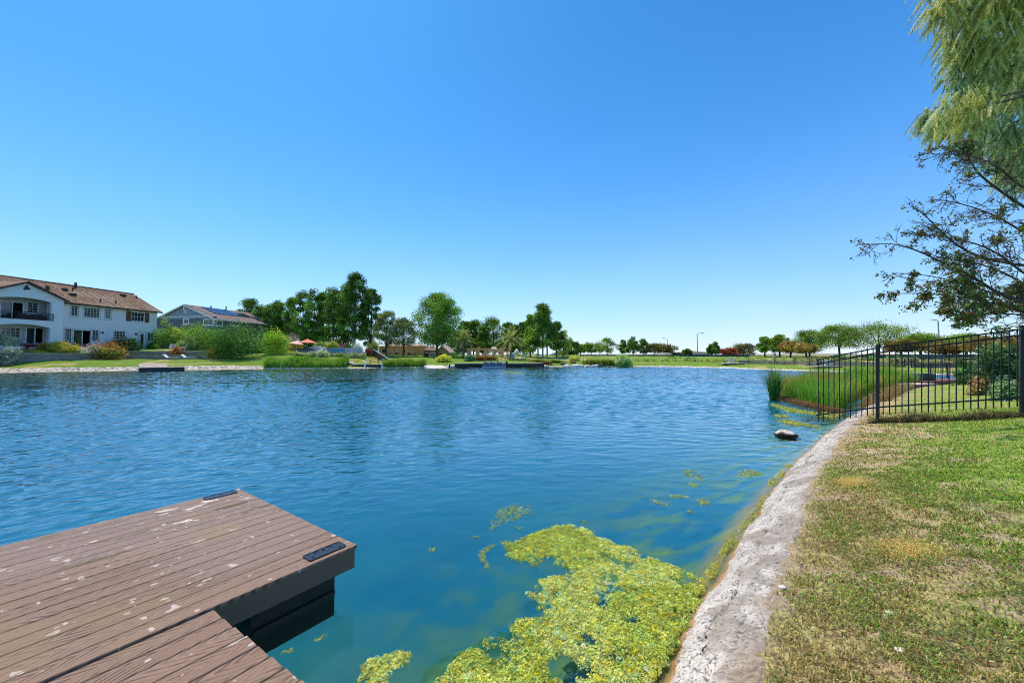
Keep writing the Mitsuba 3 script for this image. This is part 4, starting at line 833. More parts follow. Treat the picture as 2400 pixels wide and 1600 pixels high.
shrub('variegated_shrub', 'pale variegated shrub above the gray shrub at the left edge', 8, 824, 50.5, 62, 38, (.22, .25, .13), 2, flower=(.6, .6, .5), ffrac=.4)
shrub('burgundy_shrub', 'dark burgundy low hedge by the blue covered table', 58, 825, 52, 62, 20, (.085, .022, .022), 3)
shrub('yellow_ground_cover', 'low yellow flowering plant along the wall in front of the burgundy hedge', 82, 828, 51, 42, 8, (.16, .19, .04), 4, flower=YEL, ffrac=.7)
shrub('yellow_ground_cover', 'small pale flowering plant along the wall next to the gray shrub', 44, 826, 50, 22, 9, (.16, .19, .08), 5, flower=(.6, .55, .3), ffrac=.5)
shrub('orange_shrub', 'orange red flowering shrub left of the round yellow shrub', 100, 827, 53, 34, 22, (.11, .10, .025), 6, flower=ORG, ffrac=.45)
shrub('yellow_shrub', 'round bright yellow flowering shrub in the flower bed', 143, 828, 53.5, 60, 23, (.13, .16, .03), 7, flower=YEL, ffrac=.7)
shrub('orange_shrub', 'orange red flowering shrub right of the round yellow shrub', 180, 826, 55, 36, 17, (.10, .11, .03), 8, flower=ORG, ffrac=.45)
shrub('orange_shrub', 'largest orange red flowering shrub at the right end of the bed', 250, 828, 57, 72, 26, (.09, .12, .03), 9, flower=ORG, ffrac=.4)
shrub('white_flower_bush', 'white flowering plant spilling over the block wall', 193, 831, 54.8, 30, 14, (.12, .18, .06), 10, flower=WHT, ffrac=1.2)
shrub('white_flower_bush', 'pale lilac and white flowers in front of the largest orange shrub', 222, 827, 56, 34, 18, (.10, .17, .05), 11, flower=(.68, .66, .75), ffrac=.6)
shrub('dark_shrub', 'dark climbing shrub against the white wing beside the patio door', 163, 808, 57.5, 38, 26, (.022, .035, .018), 12)
shrub('dark_shrub', 'broad dark green shrub below the four pane ground floor window', 290, 816, 62, 78, 24, (.025, .05, .014), 13)
shrub('clipped_shrub', 'small round clipped shrub beside the glass door of the white house', 356, 817, 66, 26, 17, (.04, .085, .015), 14)
# garden furniture by the house
def lathe(px_pts, n=12):
    return trimesh.creation.revolve(np.asarray(px_pts, float), sections=n)
tb = thing('patio_table', 'long patio table under a blue cloth on the white house porch', 'table')
p0, p1 = at(30, 801, 52.5), at(88, 800, 54.5); dd = (p1 - p0)[:2]; dd /= np.linalg.norm(dd); nv = np.array([dd[1], -dd[0]])
g = gz(p0); V = np.array([[*(q[:2] + nv * s), z] for q in (p0, p1) for s in (-.5, .5) for z in (p0[2] - .3, p0[2])]); part(tb, 'cloth', trimesh.convex.convex_hull(V), 'blue_cloth')
part(tb, 'leg', cat([tube([[*(q[:2] + nv * s), gz(q) - .05], [*(q[:2] + nv * s), p0[2] - .31]], .04, 6) for q in (p0 + .03 * (p1 - p0), p1 - .03 * (p1 - p0)) for s in (-.42, .42)]), 'white_paint')
def wire_chair(px, py, Y, rot, label, mat='white_paint', s=1.0, cat_='chair', group=None, name='garden_chair'):
    k = thing(name, label, cat_, group); p = at(px, py, Y); z0 = gz(p); cr, sr = math.cos(rot), math.sin(rot)
    def L(x, y, z): return np.array([p[0] + (x * cr - y * sr) * s, p[1] + (x * sr + y * cr) * s, z0 + z * s])
    part(k, 'seat', trimesh.convex.convex_hull([L(x, y, z) for x in (-.27, .27) for y in (-.26, .26) for z in (.38, .43)]), mat)
    bp_ = [bar(L(x, .26, .42), L(x * 1.1, .42, .95), .06 * s, .025 * s) for x in np.linspace(-.24, .24, 5)] + [bar(L(-.3, .40, .9), L(.3, .40, .9), .04 * s)]
    part(k, 'backrest', cat(bp_), mat)
    for x in (-.25, .25):
        for y in (-.24, .24): part(k, 'leg', bar(L(x, y, 0), L(x, y, .39), .05 * s), mat)
        part(k, 'arm', cat([bar(L(x * 1.2, -.3, .60), L(x * 1.2, .34, .64), .07 * s, .03 * s), bar(L(x * 1.15, -.24, .40), L(x * 1.2, -.26, .6), .035 * s)]), mat)
    return k
wire_chair(404, 818.5, 64, .6, 'white slatted garden chair left of the planter on the upper wall', s=1.15)
wire_chair(428, 818.5, 64, -.9, 'white slatted garden chair right of the planter on the upper wall', s=1.15)
wire_chair(174, 806, 57, 1.2, 'wire patio chair left of the small table outside the sliding door', 'trim_gray'); wire_chair(206, 806.5, 58.5, -1.3, 'wire patio chair right of the small table outside the sliding door', 'trim_gray')
k = thing('patio_table', 'small round wire table outside the sliding door of the white house', 'table'); p = at(190, 807, 57.6); z0 = gz(p)
m = lathe([(0, 0), (.5, 0), (.5, .03), (0, .03)]); m.apply_translation([p[0], p[1], z0 + .7]); part(k, 'tabletop', m, 'trim_gray'); part(k, 'leg', cat([tube([[p[0] + x, p[1] + y, z0 - .02], [p[0] + x * .6, p[1] + y * .6, z0 + .7]], .025, 5) for x, y in ((.35, 0), (-.35, 0), (0, .35), (0, -.35))]), 'trim_gray')
shrub('potted_flowers', 'orange flowers in a low pot between the two white garden chairs', 413, 823, 62.5, 20, 8, (.12, .10, .03), 15, cat_='flowers', flower=ORG, ffrac=1.4)
def lounger(px, py, Y, rot, label):
    k = thing('sun_lounger', label, 'sun lounger'); p = at(px, py, Y); z0 = gz(p); cr, sr = math.cos(rot), math.sin(rot)
    def L(x, y, z): return np.array([p[0] + x * cr - y * sr, p[1] + x * sr + y * cr, z0 + z])
    part(k, 'seat', trimesh.convex.convex_hull([L(x, y, z) for x in (-.7, .7) for y in (-.3, .3) for z in (.3, .36)]), 'white_paint'); part(k, 'backrest', trimesh.convex.convex_hull([L(x, y, z) for (x, z) in ((-.7, .36), (-.7, .31), (-1.15, .80), (-1.2, .76)) for y in (-.3, .3)]), 'white_paint')
    for x in (-.6, .6):
        for y in (-.27, .27): part(k, 'leg', bar(L(x, y, 0), L(x, y, .3), .04), 'trim_gray')
lounger(405, 840, 58.5, .15, 'white sun lounger on the lawn below the block walls, left one'); lounger(446, 840, 59.5, .1, 'white sun lounger on the lawn below the block walls, right one')
# far float of the left garden
k = thing('small_dock', 'weathered gray float with a sloping ramp on the far left shore', 'dock')
q0, q1 = on(325, 869.5, .1), on(432, 867.5, .1); d = (q1 - q0); L_ = np.linalg.norm(d); d /= L_; nrm = np.array([-d[1], d[0], 0])
for i in range(24):
    s = q0 + d * L_ * (i + .5) / 24; part(k, 'board', bar(s + nrm * -.1 + [0, 0, .38], s + nrm * 1.7 + [0, 0, .38], L_ / 24 - .02, .05), 'gray_wood')
part(k, 'float', cat([bar(q0 + nrm * .8 + [0, 0, .08], q1 + nrm * .8 + [0, 0, .08], 1.7, .5)]), 'black_plastic'); r0 = q0 + d * .6 + nrm * 1.75; part(k, 'ramp', bar(r0 + d * .6 + [0, 0, .36], r0 + d * .2 + nrm * 3.2 + [0, 0, .75], 2.6, .08), 'gray_wood')

# ------------------------------------------------------------------ bushes in front of the gray house
shrub('garden_tree', 'light green leafy tree beside the right corner of the white house', 385, 817, 69, 62, 70, (.085, .14, .028), 20, cat_='tree', size=.22, per=48, n=130); shrub('garden_tree', 'tall loose yellow green shrub in front of the gray house wall', 424, 817, 70, 50, 64, (.14, .20, .035), 21, size=.22, per=36)
shrub('round_bush', 'bright green rounded bush leaning over the wooden fence', 472, 812, 68, 92, 60, (.07, .135, .018), 22, cat_='bush', size=.2, per=52, n=150); shrub('garden_bush', 'low pale leafed bush in front of the wooden fence', 440, 818, 66, 46, 30, (.13, .17, .06), 23)
shrub('spreading_tree', 'large dark spreading tree casting shade on the lawn in front of the gray house', 548, 846, 62.5, 138, 100, (.040, .085, .017), 24, cat_='tree', size=.22, per=70, n=230); shrub('yellow_green_tree', 'bright yellow green round tree left of the coral umbrella', 642, 826, 68, 78, 64, (.11, .185, .02), 25, cat_='tree', size=.2, per=56, n=130)
shrub('orange_shrub', 'orange tinted shrub on the wall under the dark spreading tree', 508, 828, 63, 34, 18, (.16, .12, .03), 26, flower=ORG, ffrac=.4); shrub('orange_shrub', 'small reddish shrub beside the trunk of the dark spreading tree', 535, 828, 63.5, 26, 20, (.14, .08, .03), 27)
fnc = thing('wooden_fence', 'short brown board fence between the bushes by the gray house', 'fence'); Wf = Wall(at(452, HOR, 67)[:2], (1, .1)); fa = Wf.uv(494, 810)[0]
for i in range(14):
    a = fa * i / 14; part(fnc, 'board', Wf.box(a + .01, a + fa / 14 - .01, 2.3, 4.3 + .04 * (i % 3), 0, .03), 'red_wood')

def umbrella(label, px, py_top, Y, wpx, mat, base_py, closed=False, tilt=0):
    k = thing('patio_umbrella', label, 'umbrella'); t = at(px, py_top, Y); z0 = min(gz(t), at(px, base_py, Y)[2]); Rr = wpx * Y / F / 2
    n = 8
    if not closed:
        prof = [(0, 0), (Rr * .3, -.13 * Rr), (Rr * .65, -.27 * Rr), (Rr, -.40 * Rr)]; V = [[0, 0, 0]]; Fc = []
        for j, (r, z) in enumerate(prof[1:]):
            for i in range(n * 2):
                a = i * math.pi / n; sag = .0 if i % 2 == 0 else -.03 * r
                V.append([r * math.cos(a) * (1 if i % 2 == 0 else .95), r * math.sin(a) * (1 if i % 2 == 0 else .95), z + sag])
        for i in range(n * 2):
            Fc.append([0, 1 + i, 1 + (i + 1) % (2 * n)])
            for j in range(2):
                a, b = 1 + j * 2 * n + i, 1 + j * 2 * n + (i + 1) % (2 * n); Fc += [[a, a + 2 * n, b + 2 * n], [a, b + 2 * n, b]]
        m = trimesh.Trimesh(V, Fc, process=False)
        R4 = trimesh.transformations.rotation_matrix(tilt, [0, 1, 0]); m.apply_transform(R4); m.apply_translation(t); part(k, 'canopy', m, mat)
        part(k, 'rib', cat([bar(t + [0, 0, -.05], t + np.array([Rr * math.cos(i * math.pi / 4) * .95, Rr * math.sin(i * math.pi / 4) * .95, -.42 * Rr]), .02) for i in range(8)]), 'trim_gray')
    else:
        Hc = 18 * Y / F; prof = [(.001, 0), (.10, -.12), (.16, -.5 * Hc), (.27, -.92 * Hc), (.22, -Hc), (.02, -Hc)]
        m = trimesh.creation.revolve(np.array(prof)[::-1], sections=16); a = np.arctan2(m.vertices[:, 1], m.vertices[:, 0]); m.vertices[:, :2] *= (1 + .22 * np.cos(a * 8))[:, None]; m.apply_translation(t); part(k, 'canopy', m, mat)
    part(k, 'pole', tube([[t[0], t[1], z0 - .05], t + [0, 0, .12]], .035, 7), 'white_paint'); m = lathe([(0, 0), (.3, 0), (.3, .08), (.05, .12), (0, .12)]); m.apply_translation([t[0], t[1], z0]); part(k, 'base', m, 'trim_gray')
umbrella('open coral red patio umbrella on the lawn beside the reeds', 721, 794, 71, 44, 'coral_cloth', 819); umbrella('open pale pink patio umbrella below and left of the coral one', 696, 798.5, 69, 32, 'pale_pink_cloth', 822, tilt=.12); umbrella('closed bright pink patio umbrella left of the pale trunk', 801, 798, 72, 8, 'pink_cloth', 822, closed=True)
# garden of the middle lots
k = thing('garden_sofa', 'long low white cushioned outdoor sofa right of the coral umbrella', 'sofa'); p = at(740, 821, 72); z0 = gz(p)
part(k, 'seat', box(p[0], p[1], z0 + .28, 1.6, .8, .42), 'white_paint'); part(k, 'backrest', box(p[0], p[1] + .5, z0 + .55, 1.6, .2, .9), 'white_paint')
for s in (-.45, .45): part(k, 'cushion', box(p[0] + s, p[1] - .05, z0 + .56, .7, .6, .14), 'trim_gray')
for s in (-.92, .92): part(k, 'arm', box(p[0] + s, p[1], z0 + .4, .2, .9, .75), 'white_paint')
k = thing('upturned_boat', 'dark upturned dinghy on the grass left of the white sofa', 'boat'); p = at(718, 820, 70.5); z0 = gz(p); q = np.linspace(-1, 1, 15)
V = np.array([[p[0] + a * 1.7, p[1] + math.cos(b) * .62 * (1 - abs(a) ** 2.4), z0 + .05 + math.sin(b) * .55 * (1 - abs(a) ** 3)] for a in q for b in np.linspace(0, math.pi, 9)]).reshape(15, 9, 3); part(k, 'hull', grid_mesh(V), 'siding_dark', smooth=True); part(k, 'keel', tube([[p[0] + a * 1.5, p[1], z0 + .06 + .55 * (1 - abs(a) ** 3)] for a in q], .03, 5), 'dark_wood')
k = thing('spa_pool', 'blue tiled raised spa wall in front of the pink umbrella', 'pool'); p0, p1 = at(770, 826, 69), at(812, 826, 70.5); zz = gz(p0) - .2
part(k, 'wall_face', bar([*p0[:2], p0[2] + .15], [*p1[:2], p0[2] + .15], .3, 1.1), 'blue_tile'); part(k, 'coping', bar([*p0[:2], p0[2] + .74], [*p1[:2], p0[2] + .74], .45, .07), 'concrete_light')
k = thing('patio_slab', 'pale concrete patio edge right of the blue spa wall', 'patio'); p0, p1 = at(813, 828, 69.5), at(855, 828, 70); part(k, 'slab', bar([*p0[:2], p0[2] - .05], [*p1[:2], p0[2] - .05], 2.5, .35), 'concrete_light'); 
for i, q in enumerate((.05, .35, .65, .95)):
    b = p0 + (p1 - p0) * q; part(k, 'post', box(b[0], b[1] - .9, p0[2] + .6, .12, .12, 1.0), 'trim_gray')
for i in range(3):
    a, b = p0 + (p1 - p0) * (.07 + .3 * i), p0 + (p1 - p0) * (.33 + .3 * i); part(k, 'glass_panel', bar([a[0], a[1] - .9, p0[2] + .55], [b[0], b[1] - .9, p0[2] + .55], .02, .8), 'hull_gray')
shrub('agave_plant', 'blue gray spiky plant beside the blue spa wall', 760, 826, 68, 18, 16, (.22, .27, .28), 30, cat_='plant'); shrub('white_rose_bush', 'white flowering bush right of the pink umbrella', 839, 824, 71, 26, 18, (.12, .20, .08), 31, flower=WHT, ffrac=1.1)
for i, (x, w, hgt, c, f) in enumerate([(672, 30, 12, G2, None), (700, 36, 14, (.14, .18, .05), (.5, .5, .4)), (728, 36, 15, (.15, .19, .07), (.6, .58, .5)), (756, 30, 17, (.14, .18, .06), WHT)]):
    shrub('border_shrub', f'pale leafed border shrub above the reeds, {["below the yellow green tree", "below the pale pink umbrella", "below the coral umbrella", "below the agave"][i]}', x, 839, 66.5, w, hgt, c, 32 + i, flower=f, ffrac=.5)
for i, (x, w, hgt, c) in enumerate([(776, 30, 11, (.12, .17, .05)), (800, 30, 12, (.11, .17, .04)), (826, 30, 12, (.13, .18, .06)), (848, 22, 11, (.12, .16, .05))]):
    shrub('border_shrub', f'low hedge shrub on the bright lawn edge, {["first", "second", "third", "last"][i]} from the left below the spa', x, 838, 68, w, hgt, c, 40 + i, flower=(.5, .45, .3), ffrac=.4)
for i, (x, y, Y, w, hgt, c, l) in enumerate([(690, 822, 74, 40, 24, (.16, .12, .03), 'orange brown shrub behind the pale pink umbrella'), (748, 820, 75, 34, 22, (.10, .15, .03), 'green shrub behind the white garden sofa'), (778, 820, 76, 36, 20, (.14, .16, .03), 'yellow green shrub behind the blue spa wall'), (815, 820, 76, 28, 18, (.04, .07, .02), 'dark shrub right of the closed pink umbrella'), (874, 822, 74, 34, 26, (.10, .12, .03), 'leafy shrub at the top of the sloping dark fence'), (862, 826, 72, 16, 14, (.12, .03, .03), 'small red flowering shrub by the sloping dark fence')]):
    shrub('garden_bush', l, x, y, Y, w, hgt, c, 50 + i)
shrub('purple_tree', 'bare purple gray twiggy shrub behind the coral umbrella', 686, 815, 78, 36, 46, (.13, .10, .12), 57, size=.16)
# reeds along the far shore
def shore_poly(pxa, pxb, t0, t1):
    i = [k for k in range(len(fs)) if pxa <= fpx[k] <= pxb and fs[k, 1] > 30]; a = fs[i] + fn_[i] * t0; b = fs[i] + fn_[i] * t1
    return Polygon(np.vstack([a, b[::-1]])).buffer(.01)
def zf_far(q): return ground_far(q[:, 0], q[:, 1])
reeds('shore_reeds', shore_poly(607, 818, .1, 2.6), 9500, 1.15, .045, [(.06, .16, .015), (.09, .22, .02), (.14, .26, .03)], 'tall bright green reeds along the shore below the coral umbrella', 71, zf_far)
reeds('shore_reeds', shore_poly(893, 1002, .1, 2.4), 5500, .95, .045, [(.06, .15, .015), (.10, .20, .02), (.15, .24, .03)], 'green reeds along the shore between the iron bench dock and the boat ramp', 72, zf_far)

# ------------------------------------------------------------------ clubhouse, pergolas and the middle shore
c5 = crop(850, 760, 250 / 2352); c6 = crop(1080, 760, 250 / 2352)
def hip_roof(x0, x1, y0, y1, ze, zr, ov=.5):
    x0, x1, y0, y1 = x0 - ov, x1 + ov, y0 - ov, y1 + ov; r = min(x1 - x0, y1 - y0) / 2
    V = [[x0, y0, ze], [x1, y0, ze], [x1, y1, ze], [x0, y1, ze]]
    V += [[x0 + r, (y0 + y1) / 2, zr], [x1 - r, (y0 + y1) / 2, zr]] if x1 - x0 > y1 - y0 else [[(x0 + x1) / 2, y0 + r, zr], [(x0 + x1) / 2, y1 - r, zr]]
    V += [[v[0], v[1], v[2] - .15] for v in V[:4]]
    return trimesh.convex.convex_hull(np.array(V))
def pavilion(label, pxa, pxb, Y, depth, eave_py, apex_py, wall='tan_wall', roof='roof_pale', name='clubhouse', windows=3, cat_='building'):
    k = thing(name, label, cat_); a, b = at(pxa, eave_py, Y), at(pxb, eave_py, Y); zt = at((pxa + pxb) / 2, apex_py, Y + depth / 2)[2]; z0 = min(gz(a), gz(b)) - .3
    part(k, 'wall', box((a[0] + b[0]) / 2, Y + depth / 2, (z0 + a[2]) / 2, b[0] - a[0], depth, a[2] - z0), wall); part(k, 'roof', hip_roof(a[0], b[0], Y, Y + depth, a[2], zt), roof)
    for i in range(windows):
        x = a[0] + (b[0] - a[0]) * (i + .5) / windows; w = part(k, 'window', box(x, Y - .02, a[2] - 1.1, 1.2, .06, 1.1), 'white_paint'); part(w, 'pane', box(x, Y - .045, a[2] - 1.1, 1.0, .05, .9), 'pane_glass')
    return k
pavilion('tan clubhouse with pale hip roof behind the left pergola', 888, 962, 94, 9, 811.5, 802); pavilion('tan clubhouse wing with pale roof right of the main clubhouse', 955, 987, 97, 8, 811, 804.5, windows=2)
pavilion('tan pavilion with gray roof right of the left pergola', 993, 1020, 88, 6, 821, 810.5, roof='roof_gray', windows=2); 
Wt = Wall(at(1024, HOR, 90)[:2], (1, -.05)); k = thing('gable_house', 'tan gabled house behind the trunk of the big round tree', 'house'); a1, z1 = Wt.uv(1050, 823); am, zm = Wt.uv(1036, 810.5)
part(k, 'wall', Wt.slab(Polygon([(0, .8), (a1, .8), (a1, z1), (am, zm - .1), (0, z1)]), -7, 0), 'tan_wall'); gable_roof(Wt, 0, am, a1, z1, zm, -7, .4, ov=.5, th=.14, mat='roof_pale', fascia='gray_wood', owner=k); part(k, 'garage_door', Wt.box(.6, a1 - .6, 1.0, z1 - .5, .01, .05), 'dark_wood')
def pergola(label, pxa, pxb, Y, beam_py, posts, base_py, depth=3.2):
    k = thing('pergola', label, 'pergola'); a, b = at(pxa, beam_py, Y), at(pxb, beam_py, Y); z = a[2]
    for px in posts:
        for dy in (0, depth):
            p = at(px, beam_py, Y); g = min(gz([p[0], Y + dy]), at(px, base_py, Y)[2]) - .2; part(k, 'post', box(p[0], Y + dy, (g + z) / 2, .52, .52, z - g), 'tan_wall')
    for dy in (-.3, 0, depth, depth + .3): part(k, 'beam', box((a[0] + b[0]) / 2, Y + dy, z + .12, b[0] - a[0] + .8, .09, .24), 'tan_beam')
    n = int((b[0] - a[0]) / .55)
    for i in range(n + 1): part(k, 'rafter', box(a[0] + (b[0] - a[0]) * i / n, Y + depth / 2, z + .33, .08, depth + 1.4, .17), 'tan_beam')
pergola('left tan pergola in front of the clubhouse', 905, 993, 87, 814.5, [908, 926, 944, 962, 974, 991], 830); pergola('right tan pergola between the two palm trees', 1096, 1178, 80, 820, [1098, 1118, 1137.5, 1157, 1177], 833)
k = thing('white_canopy', 'white peaked canopy top above the right pergola', 'canopy'); p = at(1157.6, 812, 86); g = gz(p)
part(k, 'canopy', trimesh.convex.convex_hull(np.array([p, *[[p[0] + x, p[1] + y, p[2] - .75] for x in (-1.2, 1.2) for y in (-1.2, 1.2)], *[[p[0] + x, p[1] + y, p[2] - .95] for x in (-1.2, 1.2) for y in (-1.2, 1.2)]])), 'white_paint')
for x in (-1.1, 1.1):
    for y in (-1.1, 1.1): part(k, 'pole', box(p[0] + x, p[1] + y, (g + p[2] - .9) / 2, .08, .08, p[2] - .9 - g), 'trim_gray')
def side_umbrella(px, py, Y, wpx, hpx, mat, label):
    k = thing('market_umbrella', label, 'umbrella'); p = at(px, py, Y); w, h = wpx * Y / F / 2, hpx * Y / F; g = gz(p)
    part(k, 'canopy', trimesh.convex.convex_hull(np.array([p] + [[p[0] + w * math.cos(a) * s, p[1] + w * math.sin(a) * s, p[2] - h * q] for a in np.arange(8) * math.pi / 4 for s, q in ((.75, .45), (1, .9), (.95, 1))])), mat); part(k, 'pole', tube([[p[0], p[1], g - .1], p], .03, 6), 'trim_gray')
side_umbrella(1172, 822, 83, 8, 8, 'red_cloth', 'red umbrella at the right end of the right pergola'); side_umbrella(1189, 820.5, 84, 8, 9, 'red_cloth', 'red umbrella beside the trunk of the right palm'); side_umbrella(1211, 816.5, 85, 12, 11, 'white_paint', 'white umbrella right of the right palm trunk')
def hedge(label, a, b, h0, th, col, seed, name='hedge', n=None, size=.22, per=26, zb=None, cat_='hedge', kind='thing'):
    """clipped or loose hedge from a to b (xy), h0 high"""
    rng = np.random.default_rng(seed); a, b = np.array(a[:2]), np.array(b[:2]); L = np.linalg.norm(b - a); n = n or int(np.clip(L * 3.2 * max(h0, .6), 24, 420))
    q = rng.random(n); p = a + (b - a) * q[:, None] + rng.normal(size=(n, 2)) * th * .3; g = ground_far(p[:, 0], p[:, 1]) if zb is None else np.full(n, zb)
    cl = np.c_[p, g + h0 * rng.random(n) ** .6 * .85]; me, mc = foliage(cl, np.full(n, max(.3 * h0, .28)), per, size, rng, col, squash=.7)
    k = thing(name, label, cat_, kind=kind); part(k, 'leaf_mass', me, 'leaf', color=mc)
    part(k, 'stem', cat([tube([[*(a + (b - a) * u), (ground_far(*(a + (b - a) * u))[0] if zb is None else zb) - .2], [*(a + (b - a) * u), (ground_far(*(a + (b - a) * u))[0] if zb is None else zb) + h0 * .6]], .03, 5) for u in np.linspace(.02, .98, max(int(L / 1.5), 3))]), 'bark_dark')
    return k
hedge('dark hedge in front of the left pergola', at(906, HOR, 83), at(992, HOR, 83), .95, .8, (.018, .03, .012), 80, zb=1.55); hedge('bright topped hedge left of the right pergola', at(1046, HOR, 76), at(1086, HOR, 77), 1.2, 1.0, (.10, .17, .03), 81)
hedge('long dark hedge under the trees right of the right palm', at(1205, HOR, 84), at(1262, HOR, 86), 1.0, .9, (.05, .10, .02), 82); hedge('long low dark hedge behind the bushes right of the tall three stemmed tree', at(1262, HOR, 93), at(1440, HOR, 95), .75, 1.2, (.025, .045, .015), 83, zb=1.3)
k = thing('boat_ramp', 'pale concrete boat ramp running down into the lake', 'boat ramp'); V = np.array([on(1004, 864, -.02), on(1052, 863, -.02), at(958, 834.5, 82), at(991, 837.5, 80)]); part(k, 'slab', trimesh.convex.convex_hull(np.vstack([V + [0, 0, .06], V - [0, 0, .5]])), 'concrete_light')
V2 = np.array([at(1016, 855, 63.5), at(1055, 858.8, 62.5), at(996, 840, 79), at(1003, 841, 78)]); part(k, 'walkway', trimesh.convex.convex_hull(np.vstack([V2 + [0, 0, .02], V2 - [0, 0, .45]])), 'stone_white')
k = thing('ramp_railing', 'dark handrail along the walkway beside the boat ramp', 'railing'); q0, q1 = at(1003, 841, 78), at(1048, 856, 63.5)
part(k, 'rail', bar(q0 + [0, 0, 1], q1 + [0, 0, .9], .05), 'iron'); part(k, 'rail', bar(q0 + [0, 0, .5], q1 + [0, 0, .45], .04), 'iron')
for u in np.linspace(0, 1, 6): part(k, 'post', bar(q0 + (q1 - q0) * u - [0, 0, .2], q0 + (q1 - q0) * u + [0, 0, .98 - .1 * u], .05), 'iron')
k = thing('ramp_gate', 'dark gate frame at the top of the boat ramp', 'gate'); q0, q1 = at(994, 841, 79), at(1004.5, 841, 79)
for q in (q0, q1): part(k, 'post', bar(q - [0, 0, .3], q + [0, 0, 1.75], .14), 'dark_wood')
part(k, 'beam', bar(q0 + [-.1, 0, 1.65], q1 + [.1, 0, 1.65], .1, .16), 'dark_wood'); part(k, 'panel', bar(q0 + [.1, 0, .6], q1 + [-.1, 0, .6], .05, 1.0), 'iron')
Ws_ = thing('sloping_fence', 'dark stepped board fence running down the bank beside the bright lawn', 'fence'); q0, q1 = at(872, 838, 74), at(912, 851, 63.5)
for i in range(16):
    u = (i + .5) / 16; b = q0 + (q1 - q0) * u; g = gz(b) - .2; zt = at(872 + 40 * u, 817 + 25 * u, 74 - 10.5 * u)[2]; dxy = (q1 - q0)[:2] / 16 * .46; part(Ws_, 'board', bar([b[0] - dxy[0], b[1] - dxy[1], (g + zt) / 2], [b[0] + dxy[0], b[1] + dxy[1], (g + zt) / 2], .05, zt - g), 'dark_wood')
part(Ws_, 'rail', bar(at(872, 817, 74) + [0, 0, .03], at(912, 842, 63.5) + [0, 0, .03], .1, .06), 'trim_gray')
# bench dock
k = thing('bench_dock', 'low dark dock with white pile caps holding an iron bench', 'dock'); q0, q1 = on(824, 862.6, 0), on(894, 862.3, 0); d = (q1 - q0); L_ = np.linalg.norm(d); d /= L_; nrm = np.array([-d[1], d[0], 0])
for i in range(18):
    s = q0 + d * L_ * (i + .5) / 18; part(k, 'board', bar(s + [0, 0, .52], s + nrm * 2.0 + [0, 0, .52], L_ / 18 - .02, .05), 'gray_wood')
part(k, 'fascia', bar(q0 + [0, 0, .32], q1 + [0, 0, .32], .08, .34), 'dark_wood'); part(k, 'ramp', bar(q0 + nrm * 1.2 + [0, 0, .57], q0 - d * 1.5 + nrm * 2.8 + [0, 0, 1.0], .08, 1.4, up=(0, 1, 0)), 'gray_wood')
for u, o in ((.45, -.15), (1.02, -.15), (.42, 2.0), (.95, 2.0)):
    b = q0 + d * L_ * u + nrm * o; part(k, 'pile', tube([b - [0, 0, .8], b + [0, 0, .75 if o < 0 else 1.4]], .11, 8), 'white_paint')
kb = thing('iron_bench', 'ornate arched iron bench on the low dock', 'bench'); b0, b1 = q0 + d * L_ * .56 + nrm * 1.0 + [0, 0, .55], q0 + d * L_ * .86 + nrm * 1.0 + [0, 0, .55]
part(kb, 'seat', bar(b0 + [0, 0, .42], b1 + [0, 0, .42], .5, .05), 'iron'); u = np.linspace(0, 1, 11); part(kb, 'backrest', cat([tube([b0 + (b1 - b0) * x + [0, .25, .55 + .55 * math.sin(math.pi * x)] for x in u], .03, 5)] + [tube([b0 + (b1 - b0) * x + [0, .25, .45], b0 + (b1 - b0) * x + [0, .25, .55 + .55 * math.sin(math.pi * x)]], .018, 4) for x in u]), 'iron')
for x in (.03, .97): part(kb, 'leg', cat([bar(b0 + (b1 - b0) * x + [0, -.2, 0], b0 + (b1 - b0) * x + [0, -.2, .62], .05), bar(b0 + (b1 - b0) * x + [0, .22, 0], b0 + (b1 - b0) * x + [0, .22, .6], .05)]), 'iron')
# boardwalk along the middle shore
def shore_strip(pxa, pxb, t0, t1, z0, z1):
    i = [k for k in range(len(fs)) if pxa <= fpx[k] <= pxb and fs[k, 1] > 30]; a, b = fs[i] + fn_[i] * t0, fs[i] + fn_[i] * t1
    ring = np.stack([np.c_[a, a[:, 0] * 0 + z0], np.c_[a, a[:, 0] * 0 + z1], np.c_[b, b[:, 0] * 0 + z1], np.c_[b, b[:, 0] * 0 + z0], np.c_[a, a[:, 0] * 0 + z0]]); m = grid_mesh(ring); m.fix_normals(); return m
k = thing('boardwalk', 'long dark wooden boardwalk edge along the middle shore', 'boardwalk'); part(k, 'deck', shore_strip(1056, 1272, -.9, .8, .56, .64), 'gray_wood'); part(k, 'fascia', shore_strip(1056, 1272, -.95, -.87, .10, .555), 'dark_wood')
for q in np.linspace(1060, 1268, 14):
    b = fs[np.argmin(np.abs(fpx - q) + (fs[:, 1] < 30) * 999)]; part(k, 'pile', tube([[b[0], b[1] - .8, -.6], [b[0], b[1] - .8, .55]], .1, 6), 'dark_wood')
kb = thing('pontoon_boat', 'small pontoon boat with dark seats moored at the boardwalk', 'boat'); c = on(1158, 862.0, 0); x0, x1 = c[0] - 1.75, c[0] + 1.75
for y in (-.65, .65): part(kb, 'pontoon', tube([[x0, c[1] + y, .16], [x0 + .25, c[1] + y, .12], [x1 - .1, c[1] + y, .12], [x1, c[1] + y, .12]], [.05, .22, .22, .2], 10), 'hull_gray')
part(kb, 'deck', box(c[0], c[1], .38, 3.4, 1.7, .08), 'siding_dark'); part(kb, 'side_panel', cat([box(c[0] + .1, c[1] - .82, .55, 3.0, .04, .22)]), 'siding_dark')
